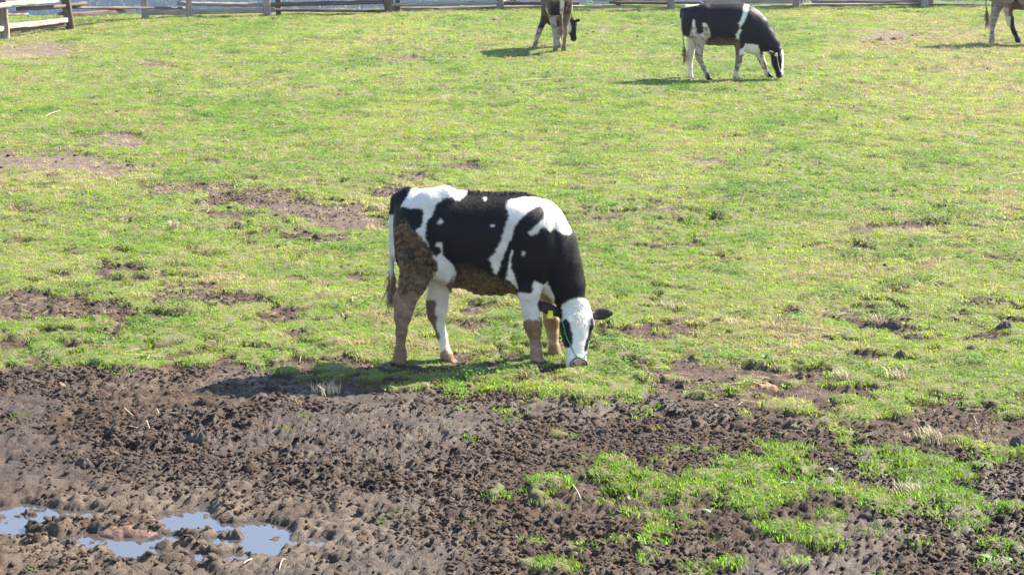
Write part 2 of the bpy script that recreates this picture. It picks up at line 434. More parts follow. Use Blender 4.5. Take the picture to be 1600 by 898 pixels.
def scatter(name, source, pts, idx, scl, rot, tint, tag_kind='stuff'):
    me = bpy.data.meshes.new(name); n = len(pts)
    me.vertices.add(n); me.vertices.foreach_set('co', np.asarray(pts, np.float32).ravel())
    for nm, ty, key, val in (('idx', 'INT', 'value', idx), ('scl', 'FLOAT_VECTOR', 'vector', scl), ('rot', 'FLOAT_VECTOR', 'vector', rot), ('tint', 'FLOAT', 'value', tint)):
        a = me.attributes.new(nm, ty, 'POINT'); a.data.foreach_set(key, np.asarray(val, np.int32 if ty == 'INT' else np.float32).ravel())
    o = link(name, me); o['kind'] = tag_kind
    g = bpy.data.node_groups.new(name, 'GeometryNodeTree')
    g.interface.new_socket('Geometry', in_out='INPUT', socket_type='NodeSocketGeometry')
    g.interface.new_socket('Geometry', in_out='OUTPUT', socket_type='NodeSocketGeometry')
    N, L = g.nodes, g.links
    gi, go = N.new('NodeGroupInput'), N.new('NodeGroupOutput')
    ci = N.new('GeometryNodeCollectionInfo'); ci.inputs['Collection'].default_value = source
    ci.inputs['Separate Children'].default_value = True; ci.inputs['Reset Children'].default_value = True
    ip = N.new('GeometryNodeInstanceOnPoints'); ip.inputs['Pick Instance'].default_value = True
    def na(nm, ty):
        q = N.new('GeometryNodeInputNamedAttribute'); q.data_type = ty; q.inputs['Name'].default_value = nm
        return next(s for s in q.outputs if s.enabled and s.name == 'Attribute')
    L.new(gi.outputs[0], ip.inputs['Points']); L.new(ci.outputs[0], ip.inputs['Instance'])
    L.new(na('idx', 'INT'), ip.inputs['Instance Index']); L.new(na('scl', 'FLOAT_VECTOR'), ip.inputs['Scale'])
    er = N.new('FunctionNodeEulerToRotation'); L.new(na('rot', 'FLOAT_VECTOR'), er.inputs[0]); L.new(er.outputs[0], ip.inputs['Rotation'])
    L.new(ip.outputs[0], go.inputs[0])
    md = o.modifiers.new('scatter', 'NODES'); md.node_group = g
    return o

GREEN = blade_material('grass_blade', [(0.0, (0.15, 0.26, 0.028)), (0.30, (0.25, 0.34, 0.045)), (0.60, (0.37, 0.37, 0.10)), (1.0, (0.50, 0.40, 0.22))], (1.3, 1.3, .75), .5)
LEAF = blade_material('clover_leaf', [(0.0, (0.11, 0.22, 0.025)), (1.0, (0.18, 0.25, 0.04))], (1.1, 1.2, .6), .3)
DRYB = blade_material('dry_blade', [(0.0, (0.36, 0.29, 0.15)), (1.0, (0.5, 0.39, 0.25))], (1.0, .95, .8), .35)
parts, mats = [], []
for s in range(5): parts.append(blade_tuft(36, .06, .012, .032, .0052, 1.2, 100+s, .15)); mats.append(GREEN)          # 0-4 cropped turf
for s in range(4): parts.append(blade_tuft(34, .058, .018, .046, .0052, 1.25, 200+s, .15)); mats.append(GREEN)          # 5-8 lush tuft
for s in range(3): parts.append(blade_tuft(26, .05, .025, .075, .0040, 1.1, 300+s, .3)); mats.append(DRYB)       # 9-11 dry tuft
for s in range(3): parts.append(leaf_tuft(30, .06, .010, 400+s)); mats.append(LEAF)                               # 12-14 clover
turf_src = source_collection('turf_tuft', parts, mats)

P_, I_, S_, R_, T_ = [], [], [], [], []
def add_pts(x, y, idx, s, tint, zoff=0.0):
    n = len(x); z = grid_sample(GZ, x, y)+zoff
    P_.append(np.stack([x, y, z], -1)); I_.append(idx); S_.append(s)
    R_.append(np.stack([rng.uniform(-.15, .15, n), rng.uniform(-.15, .15, n), rng.uniform(0, 6.283, n)], -1)); T_.append(tint)
def jitter_grid(y0, y1, step, pad):
    ys = np.arange(y0, y1, step); X, Y = [], []
    for yy in ys:
        w = .262*yy+pad; xx = np.arange(-w, w, step); X.append(xx); Y.append(np.full(xx.shape, yy))
    X, Y = np.concatenate(X), np.concatenate(Y)
    return X+rng.uniform(-.5, .5, X.shape)*step*1.1, Y+rng.uniform(-.5, .5, X.shape)*step*1.1
for y0, y1, step, sc in ((7.6, 17, .050, 1.0), (17, 27, .066, 1.25), (27, 49.5, .092, 1.55)):
    X, Y = jitter_grid(y0, y1, step, 2.0+y0*.09)
    l = layout(X, Y); tf, dr, fo, wa, wz_, u, v = l
    k = (rng.uniform(0, 1, X.shape) < tf*1.0) & (wa < .1)
    keep_low = ((np.abs(u-905) < 45) & (np.abs(v-578) < 22)) | ((np.abs(u-620) < 28) & (np.abs(v-574) < 12)) | ((np.abs(u-705) < 28) & (np.abs(v-570) < 12)) | ((np.abs(u-845) < 25) & (np.abs(v-574) < 12))
    X, Y, tf, dr, fo, u, v, keep_low = X[k], Y[k], tf[k], dr[k], fo[k], u[k], v[k], keep_low[k]
    dr = dr*(1-.22*sstep(15, 22, Y)); n = len(X); r = rng.uniform(0, 1, n)
    lush = sstep(.50, .66, fbm(X*1.4, Y*1.4, 3, 121))*(1-dr)
    clov = sstep(.56, .66, fbm(X*1.9+7, Y*1.9, 3, 131))*(1-fo)*(1-dr*.7)
    idx = rng.integers(0, 5, n)
    isl = r < np.clip(.10+.45*lush*(u*0+1)+fo*.55, 0, .85)
    isl &= ~keep_low
    idx = np.where(isl, rng.integers(5, 9, n), idx)
    r2 = rng.uniform(0, 1, n)
    idx = np.where((r2 < clov*.4), rng.integers(12, 15, n), idx)
    idx = np.where(rng.uniform(0, 1, n) < np.clip(dr-.36, 0, 1)*.62*(1-fo*.9)+.02, rng.integers(9, 12, n), idx)
    s = sc*rng.uniform(.75, 1.25, n)*(1+.15*fo); sz = s*np.where(isl & (fo < .5), .62, 1.0)*rng.uniform(.8, 1.2, n)*(1-.15*(sc-1))
    tint = np.clip(dr*.60-.07+.08*rng.standard_normal(n)+.45*(fbm(X*.35, Y*.35, 3, 141)-.5)-lush*.12+.10-.12*fo, 0, 1)
    add_pts(X, Y, idx, np.stack([s, s, sz], -1), tint)
    # dead grass on the worn patches of the pasture
    X, Y = jitter_grid(y0, y1, step*1.5, 2.0); l = layout(X, Y)
    k = (rng.uniform(0, 1, X.shape) < (.26+.34*(Y > 19))*(1-l[0])) & (l[2] < .5); X, Y = X[k], Y[k]; n = len(X); s = sc*rng.uniform(.6, 1.1, n)
    add_pts(X, Y, np.where(rng.uniform(0, 1, n) < .7, rng.integers(9, 12, n), rng.integers(0, 5, n)), np.stack([s, s, s*.45], -1), rng.uniform(.3, 1, n))
# thin grass on the mud and dead stems among the turf
X, Y = jitter_grid(7.6, 14, .16, 1.5); l = layout(X, Y); k = (l[2] > .5) & (rng.uniform(0, 1, X.shape) < .11*sstep(600, 900, l[5])+.004) & (l[3] < .05) & (l[4] < .4)
X, Y = X[k], Y[k]; n = len(X); s = rng.uniform(.35, .9, n)
add_pts(X, Y, rng.integers(5, 10, n), np.stack([s, s, s], -1), rng.uniform(0, .5, n))
scatter('grass', turf_src, np.concatenate(P_), np.concatenate(I_), np.concatenate(S_), np.concatenate(R_), np.concatenate(T_))
print('tufts', sum(len(p) for p in P_))

# fallen straw
STRAW = blade_material('straw', [(0, (0.36, 0.28, 0.17)), (1, (0.56, 0.47, 0.32))], (1, 1, .9), .2)
def straw_mesh(seed):
    r = np.random.default_rng(seed); V, F = [], []
    for i in range(5):
        c = np.array([*r.uniform(-.12, .12, 2), r.uniform(.006, .022)]); th = r.uniform(0, 6.28); d = np.array([math.cos(th), math.sin(th), r.uniform(-.12, .12)])*r.uniform(.012, .05)
        s = np.array([-d[1], d[0], 0])/np.linalg.norm(d)*.0017; up = np.array([0, 0, .0016]); k = len(V)
        V += [c-d-s, c-d+s, c+d-s+up, c+d+s+up]; F += [(k, k+1, k+3), (k, k+3, k+2)]
    return np.array(V), np.array(F)
src = source_collection('straw_bits', [straw_mesh(500+s) for s in range(5)], [STRAW]*5)
X, Y = jitter_grid(7.8, 47, .33, 1.0); l = layout(X, Y); k = (rng.uniform(0, 1, X.shape) < .10+.35*l[1]) & (l[3] < .05) & ((l[2] < .5) | (rng.uniform(0, 1, X.shape) < .25))
X, Y = X[k], Y[k]; n = len(X); s = rng.uniform(.6, 1.3, n)*(1+Y/60)
scatter('straw_litter', src, np.stack([X, Y, grid_sample(GZ, X, Y)], -1), rng.integers(0, 5, n), np.stack([s, s, s], -1),
        np.stack([rng.uniform(-.1, .1, n), rng.uniform(-.1, .1, n), rng.uniform(0, 6.28, n)], -1), rng.uniform(0, 1, n))
# loose clods on the bare soil
CLOD, nt, N, L, b_ = new_mat('clod')
_P = geo_pos(nt); _oi = N.new('ShaderNodeObjectInfo')
_c = ramp(nt, noise_node(nt, 45, 5, .65, _P).outputs['Fac'], [(.28, (.026, .015, .0088)), (.5, (.056, .0345, .0212)), (.74, (.118, .079, .053))])
_c = mixc(nt, 1.0, _c, ramp(nt, _oi.outputs['Random'], [(0, (.75, .73, .72)), (1, (1.5, 1.5, 1.5))]), 'MULTIPLY')
L.new(_c, b_.inputs['Base Color']); b_.inputs['Roughness'].default_value = .9; b_.inputs['Specular IOR Level'].default_value = .3
bump(nt, noise_node(nt, 110, 6, .7, _P).outputs['Fac'], b_, .8, .015)
src = source_collection('clod', [clod_mesh(600+s) for s in range(8)], [CLOD]*8, False)
Xs, Ys, Ss = [], [], []
for step, s0, s1, p in ((.026, .006, .014, .85), (.048, .010, .021, .65), (.15, .018, .031, .45), (.5, .03, .046, .3)):
    X, Y = jitter_grid(7.6, 30 if step > .1 else 20, step, 1.2); l = layout(X, Y)
    cl = sstep(.36, .64, fbm(X*1.6, Y*1.6, 3, 151))*1.1
    k = (rng.uniform(0, 1, X.shape) < p*(1-l[0])*(.12+cl)*np.where(l[2] > .5, 1-.45*l[4], .45)) & (l[3] < .35)
    Xs.append(X[k]); Ys.append(Y[k]); Ss.append(rng.uniform(s0, s1, k.sum())*np.where(l[2][k] > .5, 1.0, .8))
X, Y = jitter_grid(11.5, 46, .42, 1.2); l = layout(X, Y); k = (rng.uniform(0, 1, X.shape) < .22*sstep(.42, .62, fbm(X*.8+3, Y*.8, 3, 161))) & (l[2] < .5)
Xs.append(X[k]); Ys.append(Y[k]); Ss.append(rng.uniform(.007, .020, k.sum())*(1+Y[k]/60))
X, Y, s = np.concatenate(Xs), np.concatenate(Ys), np.concatenate(Ss); n = len(X)
scatter('soil_clods', src, np.stack([X, Y, grid_sample(GZ, X, Y)+s*.25], -1), rng.integers(0, 8, n), np.stack([s*rng.uniform(.8,1.3,n), s, s*rng.uniform(.6, 1.1, n)], -1),
        np.stack([rng.uniform(-.5, .5, n), rng.uniform(-.5, .5, n), rng.uniform(0, 6.28, n)], -1), rng.uniform(0, 1, n))
print('clods', n)
# ------------------------------------------------------------ cattle
def smin(a, b, k):
    h = np.clip(.5+.5*(b-a)/k, 0, 1); return b*(1-h)+a*h-k*h*(1-h)
class Field:
    """a distance field on a grid; shapes melt into each other; turned into one closed surface at the end"""
    def __init__(s, lo, hi, step):
        s.h = step; s.lo = np.array(lo, float)
        s.n = np.ceil((np.array(hi)-s.lo)/step).astype(int)+1
        s.ax = [s.lo[i]+np.arange(s.n[i])*step for i in range(3)]
        s.f = np.full(s.n, 1.0)
    def box(s, lo, hi):
        sl = tuple(slice(max(0, int((lo[i]-s.lo[i])/s.h)), min(s.n[i], int((hi[i]-s.lo[i])/s.h)+2)) for i in range(3))
        X, Y, Z = np.meshgrid(*[s.ax[i][sl[i]] for i in range(3)], indexing='ij')
        return sl, X, Y, Z
    def add(s, sl, d, k, cut=False):
        if d.size == 0: return
        if cut: s.f[sl] = -smin(-s.f[sl], d, k)
        else: s.f[sl] = smin(s.f[sl], d, k)
    def limb(s, pts, rad, k=.03, ys=None):
        """chain of tapered capsules; ys squeezes each joint sideways (local y)"""
        pts = np.array(pts, float)
        for i in range(len(pts)-1):
            a, b, ra, rb = pts[i], pts[i+1], rad[i], rad[i+1]
            sa, sb = (ys[i], ys[i+1]) if ys else (1, 1)
            m = max(ra*max(sa, 1), rb*max(sb, 1))+k*1.6
            sl, X, Y, Z = s.box(np.minimum(a, b)-m, np.maximum(a, b)+m)
            ba = b-a; l2 = (ba**2).sum()+1e-9
            t = np.clip(((X-a[0])*ba[0]+(Y-a[1])*ba[1]+(Z-a[2])*ba[2])/l2, 0, 1)
            sy = sa+(sb-sa)*t
            d = np.sqrt((X-a[0]-ba[0]*t)**2+((Y-a[1]-ba[1]*t)/sy)**2+(Z-a[2]-ba[2]*t)**2)-(ra+(rb-ra)*t)
            s.add(sl, d*np.minimum(1, sy), k)
    def ell(s, c, r, M=None, k=.03, cut=False):
        c, r = np.array(c, float), np.array(r, float); M = np.eye(3) if M is None else np.array(M)   # rows of M: local axes
        m = r.max()+k*1.6
        sl, X, Y, Z = s.box(c-m, c+m)
        p = [(X-c[0])*M[i][0]+(Y-c[1])*M[i][1]+(Z-c[2])*M[i][2] for i in range(3)]
        k0 = np.sqrt(sum((p[i]/r[i])**2 for i in range(3))); k1 = np.sqrt(sum((p[i]/r[i]**2)**2 for i in range(3)))+1e-9
        s.add(sl, k0*(k0-1)/k1, k, cut)
    def trunk(s, st, k=.04, ex=2.25):
        """stations of (x, ztop, zbottom, halfwidth, share of the height at which it is widest)"""
        st = np.array(st, float); x0, x1 = st[0, 0], st[-1, 0]
        sl, X, Y, Z = s.box((x0-.1, -st[:, 3].max()-.1, st[:, 2].min()-.1), (x1+.1, st[:, 3].max()+.1, st[:, 1].max()+.1))
        xs = X[:, 0, 0]; xc = np.clip(xs, x0, x1)
        g = lambda j: smooth_interp(xc, st[:, 0], st[:, j])[:, None, None]
        zt, zb, w, q = g(1), g(2), g(3), g(4)
        zc = zb+(zt-zb)*q; hh = np.where(Z > zc, zt-zc, zc-zb)
        rho = (np.abs(Y/w)**ex+np.abs((Z-zc)/hh)**ex)**(1/ex)
        d = (rho-1)*np.minimum(w, hh)*.9
        dx = np.abs(xs-xc)[:, None, None]
        s.add(sl, np.where(dx > 0, np.hypot(np.maximum(d, 0), dx)+np.minimum(d, 0)*0, d), k)
    def mesh(s):
        f = s.f; ins = f < 0
        c = [(i, j, k) for i in (0, 1) for j in (0, 1) for k in (0, 1)]
        n = s.n-1
        cut = lambda a, o: a[o[0]:o[0]+n[0], o[1]:o[1]+n[1], o[2]:o[2]+n[2]]
        cnt = sum(cut(ins, o).astype(np.int8) for o in c)
        act = (cnt > 0) & (cnt < 8)
        I = np.argwhere(act); vid = np.full(tuple(n), -1, np.int64); vid[act] = np.arange(len(I))
        acc = np.zeros((len(I), 3)); num = np.zeros(len(I))
        g = lambda o: f[I[:, 0]+o[0], I[:, 1]+o[1], I[:, 2]+o[2]]
        for a in range(3):
            for o in c:
                if o[a]: continue
                o2 = list(o); o2[a] = 1
                fa, fb = g(o), g(o2); m = (fa < 0) != (fb < 0)
                t = np.where(m, fa/np.where(m, fa-fb, 1), 0)
                p = np.array(o, float)[None, :].repeat(len(I), 0); p[:, a] = t
                acc += p*m[:, None]; num += m
        V = s.lo+(I+acc/num[:, None])*s.h
        Q = []
        for a in range(3):
            b_, c_ = (a+1) % 3, (a+2) % 3
            sa = [slice(1, -1)]*3; sb = [slice(1, -1)]*3
            sa[a] = slice(0, -1); sb[a] = slice(1, None)
            A, B = ins[tuple(sa)], ins[tuple(sb)]
            E = np.argwhere(A != B); off = np.array([1, 1, 1]); off[a] = 0; E = E+off
            flip = ins[E[:, 0], E[:, 1], E[:, 2]]
            def vv(db, dc):
                q = E.copy(); q[:, b_] -= db; q[:, c_] -= dc; return vid[q[:, 0], q[:, 1], q[:, 2]]
            q = np.stack([vv(1, 1), vv(0, 1), vv(0, 0), vv(1, 0)], -1)
            q[~flip] = q[~flip][:, ::-1]; Q.append(q)
        Q = np.concatenate(Q); Q = Q[(Q >= 0).all(1)]
        return V, Q
def smooth_interp(x, xp, fp):
    """monotone-ish cubic through the stations"""
    m = np.gradient(fp, xp); i = np.clip(np.searchsorted(xp, x)-1, 0, len(xp)-2)
    h = xp[i+1]-xp[i]; t = (x-xp[i])/h
    return (2*t**3-3*t**2+1)*fp[i]+(t**3-2*t**2+t)*h*m[i]+(-2*t**3+3*t**2)*fp[i+1]+(t**3-t**2)*h*m[i+1]
def mesh_normals(V, Q):
    n = np.cross(V[Q[:, 2]]-V[Q[:, 0]], V[Q[:, 3]]-V[Q[:, 1]]); out = np.zeros_like(V)
    for j in range(4): np.add.at(out, Q[:, j], n)
    return out/(np.linalg.norm(out, axis=1, keepdims=True)+1e-12)
def relax(V, Q, n=2, lam=.5):
    for _ in range(n):
        acc = np.zeros_like(V); c = np.zeros(len(V))
        for j in range(4):
            a, b = Q[:, j], Q[:, (j+1) % 4]
            np.add.at(acc, a, V[b]); np.add.at(c, a, 1)
        V = V+(acc/np.maximum(c, 1)[:, None]-V)*lam
    return V
def in_poly(px, py, poly):
    poly = np.array(poly, float); r = np.zeros(px.shape, bool); j = len(poly)-1
    for i in range(len(poly)):
        xi, yi, xj, yj = *poly[i], *poly[j]
        r ^= ((yi > py) != (yj > py)) & (px < (xj-xi)*(py-yi)/(yj-yi+1e-12)+xi); j = i
    return r

class View:
    """side view of a cow as drawn: sketch coordinates <-> cow coordinates (x forward, y away from the viewer, z up)"""
    def __init__(s, cx0, base, sx, sz, ky): s.cx0, s.base, s.sx, s.sz, s.ky = cx0, base, sx, sz, ky
    def p(s, cx, cy, y=0.0): return np.array([(cx-s.cx0)*s.sx, y, (s.base-y*s.ky-cy)*s.sz])
    def inv(s, V): return V[:, 0]/s.sx+s.cx0, s.base-V[:, 2]/s.sz-V[:, 1]*s.ky

def coat_material():
    m, nt, N, L, b = new_mat('cow_coat')
    a = attr(nt, 'coat'); w = attr(nt, 'mud')
    tc = N.new('ShaderNodeTexCoord').outputs['Object']
    mp = N.new('ShaderNodeMapping'); mp.inputs['Scale'].default_value = (1, 1, .35); L.new(tc, mp.inputs[0])
    n = noise_node(nt, 140, 4, .6, mp.outputs[0]).outputs['Fac']; n2 = noise_node(nt, 12, 4, .6, tc).outputs['Fac']
    c = mixc(nt, 1.0, a.outputs['Color'], mixc(nt, n, (.80, .80, .80), (1.18, 1.16, 1.14)), 'MULTIPLY')
    c = mixc(nt, 1.0, c, mixc(nt, n2, (.86, .85, .83), (1.1, 1.1, 1.1)), 'MULTIPLY')
    wv = N.new('ShaderNodeVectorMath'); wv.operation = 'MULTIPLY_ADD'; L.new(noise_node(nt, 26, 3, .6, tc).outputs['Color'], wv.inputs[0]); wv.inputs[1].default_value = (.03, .03, .045); L.new(tc, wv.inputs[2])
    vo = N.new('ShaderNodeTexVoronoi'); vo.inputs['Scale'].default_value = 40; L.new(wv.outputs[0], vo.inputs['Vector'])
    mudc = ramp(nt, vo.outputs['Distance'], [(0.08, (0.175, 0.104, 0.053)), (0.45, (0.115, 0.067, 0.033)), (0.8, (0.042, 0.025, 0.013))])
    mudc = mixc(nt, 1.0, mudc, ramp(nt, noise_node(nt, 9, 5, .65, tc).outputs['Fac'], [(.3, (.55, .52, .5)), (.7, (1.3, 1.3, 1.28))]), 'MULTIPLY')
    c = mixc(nt, w.outputs['Fac'], c, mudc)
    L.new(c, b.inputs['Base Color'])
    b.inputs['Roughness'].default_value = .5; b.inputs['Specular IOR Level'].default_value = .16
    b.inputs['Sheen Weight'].default_value = .0; b.inputs['Sheen Roughness'].default_value = .5
    bump(nt, n, b, .35, .006)
    return m
COAT = coat_material()
HAIR_DARK = simple_mat('dark_hair', (.010, .008, .008), (.03, .022, .02), 60, .6)
HAIR_BROWN = simple_mat('muddy_hair', (.17, .11, .06), (.36, .25, .15), 40, .8)
EYE, _nt, _N, _L, _b = new_mat('eye'); _b.inputs['Base Color'].default_value = (.008, .006, .005, 1); _b.inputs['Roughness'].default_value = .08
YELLOW = simple_mat('tag_yellow', (.62, .56, .02), (.75, .68, .04), 8, .4, .05)
ROPE = simple_mat('rope_green', (.02, .16, .085), (.05, .30, .17), 300, .7, .6, .003)
ROPE_PALE = simple_mat('rope_pale', (.45, .42, .30), (.6, .56, .42), 300, .7, .6, .003)
RING = simple_mat('ring_dark', (.03, .03, .035), (.09, .08, .08), 60, .35, .2)
BLACK, WHITE = np.array([.0048, .0040, .0040]), np.array([.70, .67, .62])
PINK, DUN, BROWN, GREYB = np.array([.52, .30, .25]), np.array([.42, .30, .18]), np.array([.17, .10, .055]), np.array([.16, .125, .10])

class Head:
    def __init__(s, poll, muzzle, n0):
        s.o = np.array(poll); d = np.array(muzzle)-s.o; s.len = np.linalg.norm(d); s.a = d/s.len
        n = np.array(n0, float); n -= s.a*(n@s.a); s.n = n/np.linalg.norm(n); s.l = np.cross(s.n, s.a)
        s.k = s.len/.455
    def p(s, a, l, n): return s.o+(s.a*a+s.l*l+s.n*n)*s.k
    def loc(s, V): q = (V-s.o)/s.k; return q@s.a, q@s.l, q@s.n
    def build(s, F):
        st = np.array([(-.045, .045, -.015, -.09), (-.02, .078, .012, -.125), (.03, .094, .034, -.15), (.09, .103, .046, -.168), (.15, .107, .05, -.178), (.205, .100, .046, -.172), (.26, .084, .041, -.148),
                       (.32, .069, .036, -.118), (.37, .064, .033, -.10), (.41, .068, .031, -.094), (.44, .066, .022, -.088), (.462, .048, .004, -.07), (.474, .02, -.015, -.05)])
        c = s.p(.21, 0, -.06); m = .34*s.k
        sl, X, Y, Z = F.box(c-m, c+m)
        q = np.stack([X, Y, Z], -1); q = (q-s.o)/s.k
        A, Lq, Nq = q@s.a, q@s.l/1.07, q@s.n
        Ac = np.clip(A, st[0, 0], st[-1, 0]); g = lambda j: np.interp(Ac, st[:, 0], st[:, j])
        w, nf, nb = g(1), g(2), g(3)
        nc = nb+(nf-nb)*.55; hh = np.where(Nq > nc, nf-nc, nc-nb)
        wl = w*np.where(Nq < nc, 1-.42*np.clip((nc-Nq)/np.maximum(hh, .01), 0, 1), 1)   # narrow under the jaw
        rho = (np.abs(Lq/wl)**2.5+np.abs((Nq-nc)/hh)**2.5)**(1/2.5)
        d = (rho-1)*np.minimum(w, hh)*.85
        dx = np.abs(A-Ac); d = np.where(dx > 0, np.hypot(np.maximum(d, 0), dx), d)*s.k
        F.add(sl, d, .03)
        ax = [s.a, s.l, s.n]; K = s.k
        for g in (-1, 1):
            F.ell(s.p(.135, g*.083, .008), np.array([.04, .026, .03])*K, ax, .03)       # brow
            F.ell(s.p(.165, g*.104, -.005), np.array([.026, .012, .02])*K, ax, .012, True)   # eye socket
            F.ell(s.p(.405, g*.042, .022), np.array([.020, .014, .014])*K, ax, .015)       # nostril wing
            F.ell(s.p(.416, g*.036, .030), np.array([.016, .008, .012])*K, ax, .006, True)   # nostril
        F.ell(s.p(.455, 0, -.03), np.array([.025, .06, .035])*K, ax, .02)                # lower lip
        F.ell(s.p(.0, 0, .0), np.array([.05, .06, .035])*K, ax, .03)                     # poll
    def ear(s, F, g, lift=0.0, size=1.0, fwd=.0):
        root, tip = s.p(.075, g*.095, -.055), s.p(.055-lift, g*(.095+.185*size), -.06+fwd)
        e = tip-root; ln = np.linalg.norm(e); e /= ln
        up = s.a-e*(s.a@e); up /= np.linalg.norm(up); nn = np.cross(e, up)
        F.limb([root-e*.02, root+e*.045], [.030*s.k, .026*s.k], .02)
        F.ell(root+e*ln*.56, np.array([ln*.50, .040*s.k, .0125]), [e, up, nn], .012)
        F.ell(root+e*ln*.55+s.n*.016, np.array([ln*.36, .024*s.k, .009]), [e, up, nn], .008, True)
        return root, tip

def tube_mesh(path, rad, seg=8):
    path = [Vector(p) for p in path]; V, Fc = [], []
    for i, p in enumerate(path):
        d = (path[min(i+1, len(path)-1)]-path[max(i-1, 0)]).normalized()
        a = d.orthogonal().normalized() if i == 0 else (a-d*a.dot(d)).normalized()
        b = d.cross(a); r = rad[i] if hasattr(rad, '__len__') else rad
        for s in range(seg):
            t = 2*math.pi*s/seg; V.append(p+a*(r*math.cos(t))+b*(r*math.sin(t)))
        if i:
            for s in range(seg):
                k = (i-1)*seg; Fc.append((k+s, k+(s+1) % seg, k+seg+(s+1) % seg, k+seg+s))
    n = len(V); V += [path[0], path[-1]]
    for s in range(seg):
        Fc.append(((s+1) % seg, s, n, n)); k = (len(path)-1)*seg; Fc.append((k+s, k+(s+1) % seg, n+1, n+1))
    me = bpy.data.meshes.new('tube'); me.from_pydata([tuple(v) for v in V], [], [f if f[2] != f[3] else f[:3] for f in Fc])
    me.polygons.foreach_set('use_smooth', [True]*len(me.polygons)); me.update(); return me
def strands(roots, dirs, length, width, seed, droop=.3):
    """short hairs as thin two-piece triangles"""
    r = np.random.default_rng(seed); V, Fc = [], []
    for p, d in zip(roots, dirs):
        d = np.array(d)/np.linalg.norm(d); L_ = length*r.uniform(.5, 1.15)
        d1 = d+r.normal(0, .22, 3); d1 /= np.linalg.norm(d1); d2 = d1+np.array([0, 0, -droop])+r.normal(0, .2, 3); d2 /= np.linalg.norm(d2)
        s = np.cross(d1, r.normal(0, 1, 3)); s = s/np.linalg.norm(s)*width/2; k = len(V)
        V += [p-s, p+s, p+d1*L_*.5-s*.8, p+d1*L_*.5+s*.8, p+d1*L_*.5+d2*L_*.5]
        Fc += [(k, k+1, k+3), (k, k+3, k+2), (k+2, k+3, k+4)]
    return mesh_np('hair', np.array(V), np.array(Fc), False)

